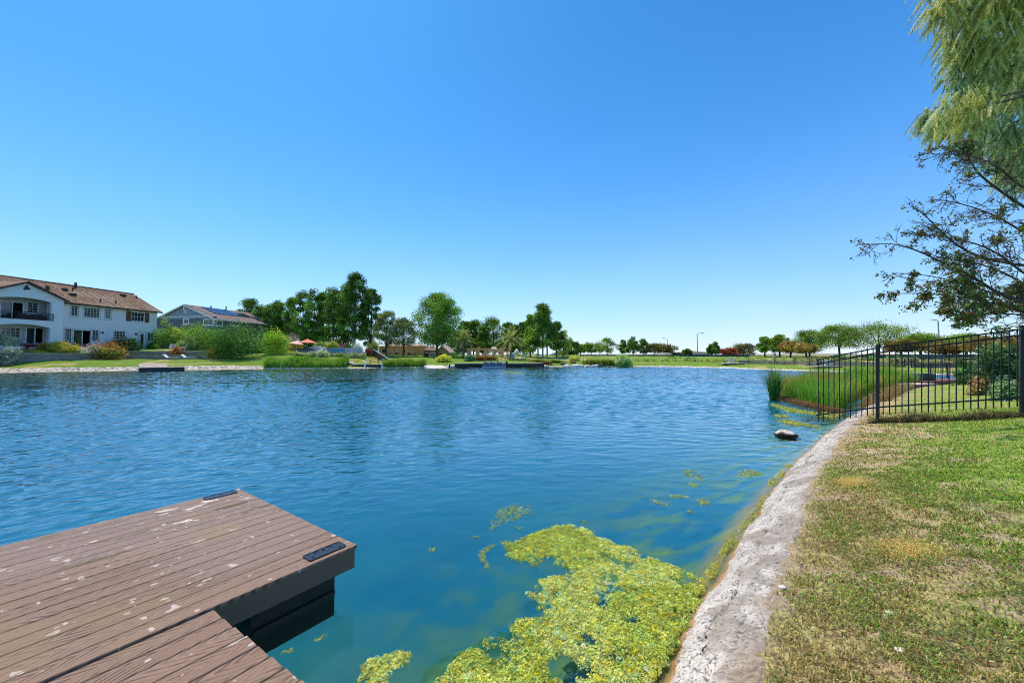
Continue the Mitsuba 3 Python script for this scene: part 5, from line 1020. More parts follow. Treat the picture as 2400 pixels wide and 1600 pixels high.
for x in (-1.1, -.2, .8): ks = part(kb, 'seat', cat([box(c[0] + x, c[1], .62, .7, 1.2, .4), box(c[0] + x - .3, c[1], 1.0, .14, 1.2, .4)]), 'siding_dark')
part(kb, 'motor', cat([box(x1 + .15, c[1], .75, .3, .3, .5), box(x1 + .15, c[1], .2, .12, .12, .7)]), 'iron'); part(kb, 'rail', cat([tube([[x0 + .2, c[1] + s, .95], [x1 - .2, c[1] + s, .95]], .025, 5) for s in (-.8, .8)] + [bar([x, c[1] + s, .4], [x, c[1] + s, .95], .03) for x in np.linspace(x0 + .2, x1 - .2, 5) for s in (-.8, .8)]), 'trim_gray')
def adirondack(px, py, Y, label): return wire_chair(px, py, Y, math.pi + .1, label, 'light_blue_paint', 1.25)
adirondack(1203, 845.5, 74, 'light blue slatted chair on the lawn platform below the right palm'); adirondack(1228, 845.5, 74.5, 'light blue slatted chair right of the other blue chair on the lawn platform')
k = thing('lawn_platform', 'long low dark platform with railing under the light blue chairs', 'platform'); q0, q1 = at(1184, 845.6, 73.4), at(1243, 845.6, 74.5)
part(k, 'deck', bar(q0 - [0, 0, .1], q1 - [0, 0, .1], 2.4, .12), 'gray_wood'); part(k, 'rail', bar(q0 + [0, 1.4, .9], q1 + [0, 1.4, .9], .06), 'iron')
for u in np.linspace(0, 1, 7): part(k, 'post', bar(q0 + (q1 - q0) * u + [0, 1.4, -.2], q0 + (q1 - q0) * u + [0, 1.4, .9], .06), 'iron')
for px in (1190, 1202):
    k = thing('stone_lantern', f'pale capped stone pillar on the patio, {"left" if px < 1195 else "right"} one of the pair below the right palm', 'pillar'); p = at(px, 842, 77); g = gz(p); part(k, 'shaft', box(p[0], p[1], g + .4, .42, .42, 1.0), 'trim_gray'); m = lathe([(0, 0), (.42, 0), (.34, .14), (.12, .26), (0, .28)]); m.apply_translation([p[0], p[1], g + .9]); part(k, 'cap', m, 'white_paint')
shrub('yellow_grass_bush', 'bright yellow green fountain grass bush right of the boat ramp', 1040, 849, 68, 44, 18, (.28, .29, .03), 90, cat_='bush'); shrub('round_dark_bush', 'dark blue green dome bush left of the orange flax', 1100, 846, 70, 34, 15, (.04, .08, .045), 91, cat_='bush')
def strappy(label, px, py, Y, wpx, hpx, cols, seed, n=260, name='flax_plant'):
    rng = np.random.default_rng(seed); p = at(px, py, Y); w, h = wpx * Y / F / 2, hpx * Y / F; q = rng.normal(size=(n, 2)) * [w * .55, w * .25]; xy = p[:2] + q; g = ground_far(xy[:, 0], xy[:, 1]) - .05
    me, mc = blades(np.c_[xy, g], h * rng.uniform(.7, 1.15, n), .08, rng.uniform(.2, .9, n), np.clip(np.array(cols)[rng.integers(0, len(cols), n)] * np.exp(rng.normal(0, .25, (n, 1))), .01, .8), rng); return solo(name, me, 'leaf', label, 'plant', color=mc)
strappy('orange bronze flax plants in front of the right pergola, left clump', 1127, 846, 71, 22, 14, [(.42, .15, .04), (.30, .16, .05)], 92); strappy('brownish flax plants in front of the right pergola, right clump', 1149, 845.5, 72, 26, 13, [(.33, .18, .07), (.22, .18, .07), (.4, .22, .08)], 93)
strappy('yellow green grass tuft at the right end of the boardwalk', 1262, 853, 70, 36, 9, [(.30, .28, .05), (.2, .24, .04)], 94, 300, 'grass_clump'); strappy('dark red bronze tuft on a rock at the waterline', 1279, 857, 66.5, 20, 8, [(.16, .07, .03), (.25, .12, .05)], 95, 200); strappy('green grass tuft right of the dark red tuft', 1304, 853, 69, 34, 9, [(.12, .22, .04), (.09, .16, .03)], 96, 300, 'grass_clump')
shrub('shore_bush', 'low silvery shrub at the waterline right of the dark red tuft', 1321, 856, 67, 22, 8, (.09, .13, .08), 97, cat_='bush'); shrub('golden_bush', 'golden green mound on the bank left of the low hedge', 1346, 843, 74, 30, 11, (.26, .26, .05), 98, cat_='bush'); shrub('russet_bush', 'russet brown bush at the waterline below the golden mound', 1342, 854, 69, 20, 10, (.16, .11, .05), 99, cat_='bush')
strappy('yellow green waterside grass left of the big willow shrub, left clump', 1388, 856, 68, 36, 13, [(.22, .25, .04), (.15, .22, .03)], 100, 420, 'grass_clump'); strappy('yellow green waterside grass left of the big willow shrub, right clump', 1424, 857, 68, 40, 14, [(.16, .24, .03), (.10, .19, .02)], 101, 420, 'grass_clump'); shrub('willow_shrub', 'big loose green willow shrub at the waterline', 1462, 859, 67, 44, 30, (.13, .20, .06), 102, size=.25)
shrub('silver_bush', 'dark silvery bush at the waterline between the two yellow green grasses', 1405, 857, 67.3, 24, 8, (.06, .09, .05), 103, cat_='bush')
rng = np.random.default_rng(33)
for i, px in enumerate([1052, 1060, 1068, 1278, 1330, 1341, 1352, 1364, 1376, 1392]):
    b = fs[np.argmin(np.abs(fpx - px) + (fs[:, 1] < 30) * 999)]; s = rng.uniform(.28, .5); m = trimesh.creation.icosphere(2, s); m.vertices *= [1.5, 1, .6]; m.vertices += (meshkit.fbm(m.vertices * 2 + i * 3, 3, 4)[:, None] - .5) * .3; m.apply_translation([b[0], b[1] - .1, .12])
    solo('shore_rock', m, 'stone_white', f'pale rock at the waterline, {["first", "second", "third", "fourth", "fifth", "sixth", "seventh", "eighth", "ninth", "last"][i]} from the left between the ramp and the willow shrub', 'rock', smooth=50)

# ------------------------------------------------------------------ palms
def palm(label, px, cy, Y, rpx, seed):
    rng = np.random.default_rng(seed); k = thing('palm_tree', label, 'palm tree'); c = at(px, cy, Y); Rr = rpx * Y / F; g = gz(c)
    for i in range(44):
        az = i * 2.399; el = math.radians(np.interp(i, [0, 44], [82, -28]) + rng.normal() * 6); L = Rr * 1.45 * rng.uniform(.85, 1.1); q = np.linspace(0, 1, 9); drp = np.interp(el, [-.5, .6, 1.4], [.38, .42, .16]) * L
        pts = np.stack([c[0] + np.cos(az) * np.cos(el) * L * q, c[1] + np.sin(az) * np.cos(el) * L * q, c[2] + np.sin(el) * L * q - drp * q ** 2.3], 1); m = [tube(pts, np.linspace(.035, .01, 9), 4)]
        V, Fc = [], []; sd = np.array([-np.sin(az), np.cos(az), 0])
        for u in np.linspace(.15, .98, 26):
            o = np.array([np.interp(u, q, pts[:, j]) for j in range(3)]); tg = (np.array([np.interp(min(u + .05, 1), q, pts[:, j]) for j in range(3)]) - np.array([np.interp(u - .05, q, pts[:, j]) for j in range(3)])); tg /= np.linalg.norm(tg); ll = .42 * math.sin(math.pi * (u * .8 + .12)) + .08
            for s in (-1, 1):
                dv = tg * .6 + sd * s * .8 + np.array([0, 0, rng.uniform(-.5, .2)]); b = len(V); V += [o - tg * .045, o + tg * .045, o + dv * ll]; Fc.append([b, b + 1, b + 2])
        lv_ = trimesh.Trimesh(np.array(V), np.array(Fc), process=False); me = cat([m[0], lv_]); base = np.array([.36, .44, .13]) if el > 0 else np.array([.32, .33, .13])
        part(k, 'frond', me, 'leaf', color=np.tile(base * math.exp(rng.normal() * .15), (len(me.vertices), 1)))
    part(k, 'trunk', tube([[c[0], c[1], g - .3], [c[0], c[1], g + .4], [c[0], c[1], c[2] - .5], [c[0], c[1], c[2] + .1]], [.28, .2, .24, .30], 10), 'bark', smooth=True)
palm('left palm tree with arching fronds left of the right pergola', 1086, 797, 77, 25, 1); palm('right larger palm tree with arching fronds by the red umbrellas', 1197, 798.5, 76, 32, 2)

# ------------------------------------------------------------------ trees of the far shore
PG, PD, PO = (.042, .086, .018), (.03, .068, .016), (.055, .085, .032)
for i, (px, top, w, Y, l, col) in enumerate([
    (580, 699, 42, 100, 'leftmost dark tree rising behind the right end of the gray house roof', PD), (606, 712, 38, 98, 'second tree from the left behind the gray house porch', PG), (634, 711, 36, 96, 'poplar behind the yellow green round tree, left one', PG), (651, 703, 32, 95, 'poplar behind the yellow green round tree, right one', PG),
    (684, 695, 36, 94, 'poplar behind the purple gray shrub', PG), (708, 679, 36, 92, 'tall poplar directly behind the coral umbrella', PG), (734, 675, 40, 90, 'tall poplar right of the coral umbrella', PG), (755, 683, 34, 91, 'shorter poplar between the coral and the closed pink umbrella', PG), (780, 672, 44, 88, 'tall poplar left of the closed pink umbrella', PG), (802, 682, 38, 89, 'poplar behind the closed pink umbrella', PG)]):
    tree('poplar_tree', l, 'tree', px, Y, top, w, bole=.06, shape='column', col=col, nclump=72, per=90, size=.42, seed=200 + i, trunk_r=.2)
tree('tall_sycamore', 'tallest dark tree with a pale trunk, highest of the left group', 'tree', 830, 84, 637, 74, bole=.16, shape='oval', col=PD, nclump=130, per=90, size=.42, seed=220, trunk_r=.32, trunk_col='bark_pale'); tree('tall_sycamore', 'second highest dark tree just right of the tallest tree', 'tree', 868, 87, 676, 48, bole=.1, shape='oval', col=PD, nclump=80, per=80, size=.42, seed=221, trunk_r=.25)
tree('olive_tree', 'gray green small leaved tree left of the left pergola', 'tree', 906, 78, 727, 54, bole=.24, col=PO, nclump=80, per=80, size=.28, seed=222, trunk_col='bark_dark'); tree('olive_tree', 'gray green tree with wide open crown over the left pergola', 'tree', 945, 79, 747, 62, bole=.30, col=PO, nclump=84, per=72, size=.28, seed=223, trunk_col='bark_dark')
tree('round_sycamore', 'big round crowned tree standing alone right of the boat ramp', 'tree', 1024, 82, 688, 104, bole=.20, col=(.05, .105, .022), nclump=160, per=90, size=.40, seed=224, trunk_r=.26)
for i, (px, top, w, l) in enumerate([(1071, 776, 40, 'low tree left of the left palm crown'), (1089, 752, 30, 'poplar behind the left palm, left one'), (1110, 749, 34, 'poplar behind the left palm, right one'), (1132, 756, 28, 'narrow poplar above the left half of the right pergola'), (1156, 745, 50, 'broad poplar above the right half of the right pergola'), (1190, 755, 30, 'poplar behind the right palm, left one'), (1206, 758, 26, 'poplar behind the right palm, right one'), (1226, 755, 30, 'poplar between the right palm and the three stemmed tree')]):
    tree('poplar_tree', l, 'tree', px, 100 + i % 3 * 2, top, w, bole=.08, shape='column', col=PG, nclump=60, per=80, size=.42, seed=230 + i)
tree('white_stem_tree', 'tall dense tree on three white stems right of the right palm', 'tree', 1272, 82, 712, 74, bole=.22, shape='cone', col=PG, nclump=110, per=90, size=.40, seed=240, trunk_col='bark_pale', trunks=3, trunk_r=.17); tree('white_stem_tree', 'shorter dense tree on the left side of the three stemmed tree', 'tree', 1243, 84, 736, 44, bole=.12, shape='cone', col=(.07, .13, .022), nclump=66, per=80, size=.4, seed=241); tree('white_stem_tree', 'shorter dark tree on the right side of the three stemmed tree', 'tree', 1304, 84, 752, 36, bole=.2, shape='oval', col=PD, nclump=50, per=70, size=.4, seed=242)
tree('weeping_tree', 'light green weeping tree right of the three stemmed tree', 'tree', 1320, 86, 774, 40, bole=.1, col=(.10, .15, .045), nclump=56, per=60, size=.3, seed=243); tree('round_tree', 'dark round tree at the right end of the tall group', 'tree', 1342, 90, 800, 36, bole=.12, col=PD, nclump=40, per=60, size=.35, seed=244)
UM = (.055, .10, .02)
for i, (px, top, w, sh, col, l) in enumerate([(1361, 808, 34, 'umbrella', UM, 'first small round street tree right of the tall group'), (1386, 804, 38, 'umbrella', UM, 'second small round street tree right of the tall group'), (1423, 792, 50, 'oval', UM, 'largest round street tree between the tall group and the lamp posts'), (1461, 796, 26, 'cone', PG, 'narrow pointed tree right of the largest round street tree'), (1484, 789, 40, 'cone', PG, 'taller pointed tree of the pair above the willow shrub'), (1509, 794, 34, 'cone', PG, 'pointed tree right of the taller pointed one'), (1535, 806, 42, 'umbrella', (.05, .06, .03), 'thin dark umbrella shaped tree left of the short lamp post'), (1561, 809, 46, 'umbrella', (.045, .05, .02), 'dark umbrella shaped tree below the short lamp post'), (1611, 818, 22, 'oval', PD, 'small dark tree left of the tall lamp post'), (1666, 807, 24, 'cone', PG, 'left of the two pointed trees right of the tall lamp post'), (1677, 801, 24, 'cone', PG, 'right of the two pointed trees right of the tall lamp post'), (1704, 818, 42, 'umbrella', (.10, .03, .02), 'small red leaved tree right of the tall lamp post'), (1743, 808, 50, 'umbrella', (.045, .055, .025), 'dark spreading tree above the tan far building')]):
    tree('street_tree', l, 'tree', px, 102 - i * .8, top, w, bole=.32 if sh == 'umbrella' else .18, shape=sh, col=col, nclump=40, per=60, size=.34, seed=250 + i, trunk_r=.11)
shrub('dark_bush', 'dark low bush left of the small dark tree by the lamp posts', 1588, 836, 95, 36, 11, (.035, .045, .02), 110, cat_='bush', zbase=1.4); shrub('bank_bush', 'bright green bush mass on the bank below the lamp posts, left', 1583, 844, 80, 40, 9, (.10, .19, .03), 111, cat_='bush'); shrub('bank_bush', 'bright green bush mass on the bank below the lamp posts, right', 1612, 846, 78, 40, 9, (.13, .19, .04), 112, cat_='bush')
for i, (px, top, w, Y, bole, sh, col, l) in enumerate([(1793, 789, 32, 78, .25, 'oval', PG, 'leftmost green tree of the right group'), (1828, 786, 44, 76, .25, 'oval', UM, 'green tree beside the white pillar'), (1853, 801, 48, 72, .35, 'umbrella', (.09, .075, .03), 'brownish round tree left of the small rust tree'), (1897, 774, 66, 74, .25, 'oval', UM, 'broad green tree behind the small rust tree'), (1889, 807, 42, 68, .42, 'umbrella', (.085, .075, .03), 'small rust tinted tree on a thin trunk'),
        (1968, 764, 92, 66, .38, 'oval', UM, 'large umbrella shaped green tree rising behind the iron fence left end'), (2060, 761, 124, 64, .34, 'oval', (.055, .09, .028), 'widest airy green tree behind the iron fence post'), (2158, 784, 78, 58, .36, 'oval', UM, 'green tree left of the right lamp pole'), (2112, 800, 58, 55, .48, 'umbrella', (.062, .054, .021), 'rust red tree seen through the fence left of the right lamp pole'), (2214, 806, 62, 52, .48, 'umbrella', (.062, .054, .021), 'rust red tree seen through the fence at the right lamp pole'), (2264, 786, 76, 56, .38, 'oval', UM, 'green tree seen through the fence right of the lamp pole'), (2335, 793, 104, 47, .48, 'umbrella', (.062, .054, .021), 'wide rust red tree seen through the fence near its right end')]):
    tree('bank_tree', l, 'tree', px, Y, top, w, bole=bole, shape=sh, col=col, nclump=84, per=56, size=.28, seed=280 + i, trunk_r=.14, trunk_col='bark_dark')
# street lamps
def lamp(label, px, top, base, Y, arm_px, arm_dy):
    k = thing('street_lamp', label, 'street lamp'); t, b = at(px, top, Y), at(px, base, Y); e = at(px + arm_px, top - arm_dy, Y); part(k, 'pole', tube([[t[0], t[1], min(b[2], gz(b)) - .3], t], [.12, .08], 8), 'pole_gray', smooth=40)
    part(k, 'arm', tube([t - [0, 0, .05], t + (e - t) * .25 + [0, 0, (e - t)[2] * .35], t + (e - t) * .6 + [0, 0, (e - t)[2] * .3], e], .045, 6), 'pole_gray'); part(k, 'head', box(e[0] + np.sign(arm_px) * .25, e[1], e[2], .7, .28, .12), 'pole_gray')
lamp('tall gray street lamp with arm to the right, middle of the far road', 1634, 783, 837, 88, 10, 3); lamp('shorter gray street lamp with arm to the left above the dark umbrella trees', 1564.5, 796, 840, 100, -7, 3.5); lamp('gray lamp pole seen above the fence under the overhanging branches', 2198.5, 752, 838, 62, -6, 2)

# ------------------------------------------------------------------ right hand bank
def bank_line(pxa, pxb, t): 
    i = [k for k in range(len(fs)) if pxa <= fpx[k] <= pxb and fs[k, 1] > 30 and fs[k, 0] > 0]; return fs[i] + fn_[i] * t
bl = bank_line(1668, 2900, 8.5); k = thing('bank_wall', 'long low brown wall on the right bank under trailing shrubs', 'wall'); part(k, 'wall_face', strip_wall(bl, .2, 1.08, .2), 'block_wall')
k = thing('bank_fence', 'thin dark iron fence in front of the brown wall on the right bank', 'fence'); bl2 = bank_line(1690, 2600, 7.6); zz = ground_far(bl2[:, 0], bl2[:, 1])
for h in (.35, .98): part(k, 'rail', tube(np.c_[bl2, zz + h], .018, 4), 'iron')
for j in range(0, len(bl2), 4): part(k, 'post', bar([*bl2[j], zz[j] - .2], [*bl2[j], zz[j] + 1.05], .06), 'iron')
def hedge_line(label, name, line, z0, h0, dep, col, seed, step=.45, per=26, size=.18, nrows=2):
    rng = np.random.default_rng(seed); p = np.repeat(line, nrows * 2, axis=0); n = len(p); p = p + rng.normal(size=(n, 2)) * dep * .4; z = np.broadcast_to(z0, (len(line),)).repeat(nrows * 2) + h0 * rng.random(n)
    me, mc = foliage(np.c_[p, z], np.full(n, .3), per, size, rng, col, squash=.75); k = thing(name, label, 'hedge'); part(k, 'leaf_mass', me, 'leaf', color=mc); q = line[::4]; part(k, 'stem', cat([tube([[*a, float(np.min(z0)) - .2], [*a, float(np.max(z0)) + h0 * .6]], .03, 4) for a in q]), 'bark_dark')
hedge_line('trailing gray green shrubs spilling over the brown bank wall', 'trailing_hedge', bank_line(1655, 2700, 8.9), 1.0, .5, .9, (.12, .125, .06), 120); hedge_line('dark clipped hedge along the road behind the right bank', 'road_hedge', bank_line(1780, 1990, 13.5), 1.3, .55, .8, (.05, .10, .025), 121)
hedge_line('low brown green shrubs along the bank between the willow shrub and the lamp posts', 'bank_hedge', bank_line(1478, 1665, 9.0), .8, .4, 1.2, (.11, .11, .05), 122); 
k = thing('screen_fence', 'long dark teal screen fence behind the trees on the right', 'fence'); bl = bank_line(1905, 2900, 17); flat('teal_screen', (.03, .075, .08), .8); part(k, 'screen', strip_wall(bl, 1.2, 2.02, .06), 'teal_screen')
for j in range(0, len(bl), 5): part(k, 'post', bar([bl[j][0], bl[j][1], 1.0], [bl[j][0], bl[j][1], 2.06], .07), 'iron')
k = thing('screen_fence', 'far dark teal screen fence behind the street trees left of the lamp posts', 'fence'); bl = bank_line(1440, 1640, 26); part(k, 'screen', strip_wall(bl, 1.3, 2.0, .06), 'teal_screen')
for j in range(0, len(bl), 5): part(k, 'post', bar([bl[j][0], bl[j][1], 1.0], [bl[j][0], bl[j][1], 2.04], .07), 'iron')
def bench(label, px, py, Y, w, mat='trim_gray'):
    k = thing('park_bench', label, 'bench'); p = at(px, py, Y); g = gz(p)
    part(k, 'seat', box(p[0], p[1], g + .45, w, .45, .06), mat); part(k, 'backrest', box(p[0], p[1] + .25, g + .75, w, .06, .42), mat)
    for s in (-.45, .45): part(k, 'leg', box(p[0] + s * w, p[1] + .05, g + .2, .08, .45, .5), mat); part(k, 'arm', box(p[0] + s * w * 1.06, p[1], g + .62, .07, .5, .05), mat)
def platform(label, pxa, pxb, py, Y):
    k = thing('shore_platform', label, 'platform'); a, b = at(pxa, py, Y), at(pxb, py, Y); g = max(gz(a), gz(b)); part(k, 'deck', box((a[0] + b[0]) / 2, Y, g + .12, b[0] - a[0], 2.2, .12), 'gray_wood'); part(k, 'fascia', box((a[0] + b[0]) / 2, Y - 1.12, g - .05, b[0] - a[0], .05, .28), 'dark_wood'); return g
platform('small wooden platform on the right bank grass, left one', 1688, 1736, 856, 64); bench('pale bench on the left bank platform', 1715, 855, 64, .95); platform('small wooden platform on the right bank grass behind the fence, right one', 1902, 1958, 861, 51); bench('pale bench on the right bank platform behind the fence', 1941, 860, 51, .95)
k = thing('utility_pillar', 'pale utility pillar on the road behind the right bank', 'pillar'); p = at(1815, 836, 70); part(k, 'cabinet', box(p[0], p[1], 1.75, .35, .35, 1.0), 'hull_gray'); part(k, 'cap', box(p[0], p[1], 2.28, .4, .4, .06), 'white_paint')
pavilion('small tan far building with windows under the dark spreading tree', 1738, 1770, 130, 8, 826.5, 823, name='far_building', windows=4); pavilion('long white far building with gray roof by the tall lamp post', 1617, 1664, 150, 12, 826, 822, wall='white_paint', roof='roof_gray', name='far_building', windows=5); pavilion('low pale far house with two gables seen through the fence', 2068, 2100, 105, 8, 831, 826, name='far_house', windows=2, cat_='house')
for i, (px, c, l) in enumerate([(1313, 'white_paint', 'white car parked beyond the low dark hedge, left one'), (1331, 'hull_gray', 'silver car parked beyond the low dark hedge, right one')]):
    k = thing('parked_car', l, 'car'); p = at(px, 831, 98); g = 1.55
    b = Polygon([(-2.1, .3), (2.1, .3), (2.15, .75), (1.3, .9), (.7, 1.4), (-1.0, 1.4), (-1.6, .95), (-2.15, .85)]); m = trimesh.creation.extrude_polygon(b, 1.7, engine='earcut'); M = np.eye(4); M[:3, :3] = [[1, 0, 0], [0, 0, -1], [0, 1, 0]]; m.apply_transform(M); m.apply_translation([p[0], p[1] + .85, g]); part(k, 'body', m, c)
    part(k, 'window', box(p[0] - .1, p[1] - .86, g + 1.12, 1.9, .02, .36), 'pane_glass')
    for x in (-1.3, 1.3): wl = trimesh.creation.cylinder(.32, .2, sections=16); wl.apply_transform(trimesh.transformations.rotation_matrix(math.pi / 2, [1, 0, 0])); wl.apply_translation([p[0] + x, p[1] - .82, g + .32]); part(k, 'wheel', wl, 'iron')
# low hills on the horizon
hx = np.linspace(-900, 2600, 120); hz = 2 + 9 * meshkit.fbm(np.c_[hx * .004, hx * 0, hx * 0 + 2], 3, 9) * np.interp(hx, [-900, 300, 900, 2600], [.4, .6, 1.3, 1.6]); HP = np.stack([np.stack([hx, hx * 0 + 2400, hx * 0], 1), np.stack([hx, hx * 0 + 2500, hz], 1), np.stack([hx, hx * 0 + 2900, hx * 0], 1)]); flat('hill_haze', (.22, .24, .25), 1.0); struct('hills', grid_mesh(HP), 'hill_haze', 'low pale hills on the horizon')

# ------------------------------------------------------------------ neighbouring garden behind the fence
def zn(px, py, Y): p = at(px, py, Y); return float(ground_near(p[0], p[1])[0])
for i, (px, py, Y, w, h_, c, l, fl) in enumerate([(2264, 892, 20, 48, 56, (.035, .075, .02), 'dark leafy young tree behind the fence left of the orange shrub', None), (2352, 942, 13.5, 124, 172, (.03, .06, .022), 'large dark layered evergreen behind the right end of the fence', None), (2310, 930, 13.6, 56, 54, (.16, .13, .045), 'orange tinted shrub with pink flowers behind the fence', (.6, .22, .22)), (2368, 940, 11.5, 72, 52, (.06, .11, .035), 'glossy green shrub low behind the right end of the fence', (.5, .52, .45))]):
    shrub('fence_shrub', l, px, py, Y, w, h_, c, 130 + i, zbase=zn(px, py, Y) - .05, flower=fl, ffrac=.25, size=.10 if i != 1 else .12, n=120, per=46)
k = thing('neighbor_fence', 'far black iron fence section beyond the tan lawn', 'fence'); Yf = 31; ta, tb_ = at(2180, 852, Yf), at(2262, 849, Yf)
for dz in (0, -.15, -.95): part(k, 'rail', bar(ta + [0, 0, dz], tb_ + [0, 0, dz], .03), 'iron')
for i in range(22): q = ta + (tb_ - ta) * i / 21; part(k, 'picket', bar(q + [0, 0, 0], q - [0, 0, 1.2], .02 if i % 10 else .07), 'iron')
k = thing('boat_lift_dock', 'dark dock carrying a green covered box on the water behind the fence', 'dock'); a, b = on(2136, 905, .0), on(2236, 901, .0)
part(k, 'deck', bar(a + [0, 0, .28], b + [0, 0, .28], 1.3, .14), 'red_wood'); part(k, 'float', bar(a + [0, 0, .08], b + [0, 0, .08], 1.1, .26), 'black_plastic')
k2 = thing('covered_box', 'dark green covered box standing on the dock behind the fence', 'box'); c = a + (b - a) * .3 + [0, .2, .36]; part(k2, 'cover', trimesh.convex.convex_hull(np.array([[c[0] + x, c[1] + y, c[2] + z] for x, z in ((-.55, 0), (.55, 0), (.5, .42), (-.35, .46)) for y in (-.35, .35)])), 'boat_green'); part(k2, 'strap', cat([box(c[0] + x, c[1] - .352, c[2] + .2, .04, .02, .4), ][0:1] for x in (-.3,)) if False else box(c[0] - .3, c[1] - .36, c[2] + .2, .04, .03, .36), 'trim_gray')
k = thing('low_dock', 'narrow red brown dock edge nearer than the green covered box', 'dock'); a, b = on(2118, 913, .0), on(2174, 910, .0); part(k, 'deck', bar(a + [0, 0, .28], b + [0, 0, .28], .9, .08), 'gray_wood'); part(k, 'fascia', bar(a + [0, -.47, .15], b + [0, -.47, .15], .04, .22), 'red_wood')

# ------------------------------------------------------------------ overhanging trees at the right edge
rng = np.random.default_rng(77)
plum = thing('plum_tree', 'dark branched plum tree with sparse bronze green leaves overhanging the fence', 'tree')
root = np.array([12.35, 8.7]); gz0 = float(ground_near(*root)[0]); crotch = np.array([12.2, 8.6, gz0 + 1.5])
wood = [tube([[*root, gz0 - .2], [*(root + [.03, 0]), gz0 + .7], crotch], [.16, .13, .11], 9)]; tips = []
def branch(pts, r0, r1):
    wood.append(tube(pts, np.linspace(r0 * .72, r1 * .8, len(pts)), 6)); return np.array(pts)
def twig(o, d, L, lvl):
    d = d / np.linalg.norm(d); q = [o]; cur = o.copy(); dd = d.copy()
    for i in range(5):
        dd = dd + rng.normal(size=3) * .16 + np.array([0, 0, -.02]); dd /= np.linalg.norm(dd); cur = cur + dd * L / 5; q.append(cur.copy())
    wood.append(tube(q, np.linspace(.008 if lvl == 0 else .005, .0025, 6), 4)); tips.extend([(x, lvl) for x in q[1:]])
    if lvl < 2:
        for i in range(3 if lvl == 0 else 2): j = rng.integers(1, 5); twig(q[j], dd + rng.normal(size=3) * .55, L * rng.uniform(.4, .7), lvl + 1)
mains = [([(2470, 560), (2400, 485), (2306, 418), (2275, 378), (2235, 350)], 7.9, .05), ([(2460, 650), (2400, 622), (2286, 597), (2204, 541), (2150, 492)], 7.5, .055), ([(2470, 735), (2357, 694), (2291, 656), (2224, 622), (2128, 580), (2032, 580)], 7.3, .055), ([(2470, 760), (2380, 725), (2300, 705), (2200, 690), (2075, 690)], 7.8, .05),
         ([(2450, 700), (2400, 665), (2330, 630), (2250, 610), (2190, 600)], 8.6, .04), ([(2460, 600), (2400, 545), (2340, 510), (2260, 480), (2200, 470)], 8.5, .04), ([(2480, 780), (2420, 745), (2350, 735), (2280, 735), (2220, 740)], 8.2, .035), ([(2470, 690), (2400, 640), (2330, 590), (2240, 560), (2110, 545)], 7.9, .04), ([(2480, 740), (2420, 705), (2340, 690), (2240, 660), (2090, 640)], 8.4, .04), ([(2460, 500), (2400, 440), (2350, 400), (2290, 370), (2185, 362)], 8.3, .035)]
for pix, Y, r in mains:
    P_ = [crotch] + [at(x, y, Y + .15 * j * (1 if Y < 8 else -1)) for j, (x, y) in enumerate(pix)]; tt_ = np.linspace(0, 1, len(P_)); cs = CubicSpline(tt_, np.array(P_)); q = cs(np.linspace(0, 1, 22)); branch(q, r, .008)
    n = 27
    for j in range(n):
        u = rng.uniform(.32, 1.0); o = cs(u); dv = cs(u, 1); dv /= np.linalg.norm(dv); twig(o, dv * .8 + rng.normal(size=3) * .6, rng.uniform(.4, .85) * (1.15 - .75 * u), 0)
part(plum, 'trunk', cat(wood), 'bark_dark')
T = np.array([t[0] for t in tips]); lv_ = np.array([t[1] for t in tips]); clump = meshkit.fbm(T * 1.3, 3, 5); zb_ = np.clip((3.9 - T[:, 2]) / 1.8, 0, 1); sel = T[(clump > .615 - .12 * zb_) | (rng.random(len(T)) < .06)]
sel = sel[rng.random(len(sel)) < .72]; c = np.repeat(sel, 3, axis=0) + rng.normal(size=(len(sel) * 3, 3)) * .033; v, f = cards(c, .085 * rng.uniform(.6, 1.2, len(c)), rng, up=-.1, aspect=.55, curl=.12)
part(plum, 'leaves', trimesh.Trimesh(v, f, process=False), 'leaf', color=colvar(len(c), np.where(rng.random((len(c), 1)) < .62, [[.20, .31, .08]], [[.24, .14, .09]]), rng, .35, .15), kind='stuff')
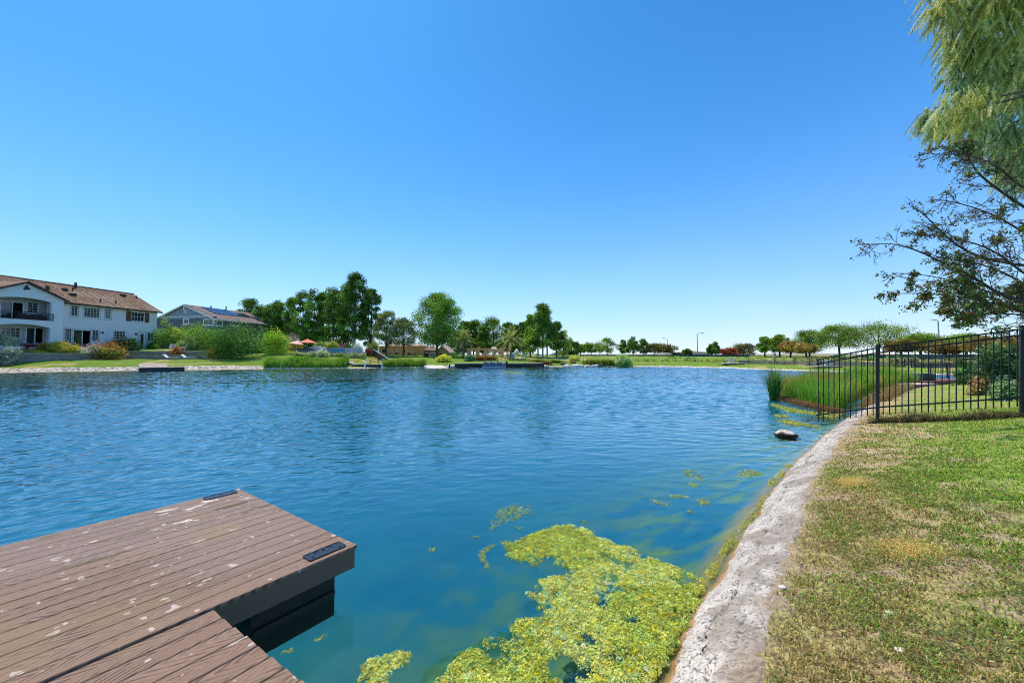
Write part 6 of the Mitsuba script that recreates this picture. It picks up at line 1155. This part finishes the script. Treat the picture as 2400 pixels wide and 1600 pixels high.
# feathery weeping tree above
acac = thing('weeping_acacia', 'feathery gray green and yellow weeping tree hanging in at the upper right', 'tree'); g0 = float(ground_near(15.5, 9.5)[0])
AY = 10.5
balls = [(2340, 30, 100), (2300, 170, 78), (2385, 200, 105), (2262, 258, 55), (2345, 320, 62), (2405, 390, 62), (2215, 10, 32), (2250, 110, 40), (2470, 120, 150), (2320, -90, 120), (2210, 285, 30), (2178, 270, 24), (2430, -120, 160), (2440, 320, 80)]
st_, en_ = [], []; V, Fc, Cc = [], [], []
hub = np.array([15.2, 9.6, 8.2]); wood2 = [tube([[15.5, 9.5, g0 - .2], [15.4, 9.6, g0 + 2.5], [15.3, 9.6, 5.2], hub], [.3, .24, .2, .12], 10)]
for bi, (px, py, rp) in enumerate(balls):
    c0 = at(px, py, AY + (bi % 3 - 1) * .9); R_ = rp * AY / F; wood2.append(tube([hub - [0, 0, 1.2 * (bi % 2)], (hub + c0) / 2 + [0, 0, .5], c0 + [0, 0, R_ * .3]], [.06, .035, .012], 5)); n = int(330 * (R_ / 1.0) ** 2 + 60)
    tone = (.44, .58, .25) if bi % 3 else (.58, .64, .20)
    d = rng.normal(size=(n, 3)); d /= np.linalg.norm(d, axis=1, keepdims=True); o = c0 + d * (rng.random((n, 1)) ** .4) * R_ * [.95, .95, .95]
    for i in range(n):
        L = rng.uniform(.3, .62); az = rng.uniform(0, 6.28); out = np.array([math.cos(az), math.sin(az), 0]) * .45 + np.array([-.25, 0, -.75]); m = 22; u = np.linspace(0, 1, m)[:, None]
        pp = o[i] + out * L * u + np.array([0, 0, -.22 * L]) * u ** 2; s = rng.normal(size=3); s -= s.dot(out) * out / out.dot(out); s /= np.linalg.norm(s) + 1e-9
        for sg in (-1, 1):
            dv = (s * sg * .7 + out * .7 + rng.normal(size=(m, 3)) * .16) * (.075 * (1 - .4 * u)); w = np.cross(dv, rng.normal(size=3)); w /= np.linalg.norm(w, axis=1, keepdims=True) + 1e-9
            q = np.stack([pp - w * .008, pp + w * .008, pp + dv + w * .006, pp + dv - w * .006], 1); b = sum(len(x) for x in V); V.append(q.reshape(-1, 3)); k_ = np.arange(m)[:, None] * 4 + b; Fc.append(np.vstack([k_ + [0, 1, 2], k_ + [0, 2, 3]])); Cc.append(np.tile(np.array(tone) * math.exp(rng.normal() * .5), (m * 4, 1)))
part(acac, 'foliage', trimesh.Trimesh(np.vstack(V), np.vstack(Fc), process=False), 'leaf', color=np.clip(np.vstack(Cc), .01, .8), kind='stuff'); part(acac, 'trunk', cat(wood2), 'bark', smooth=True)
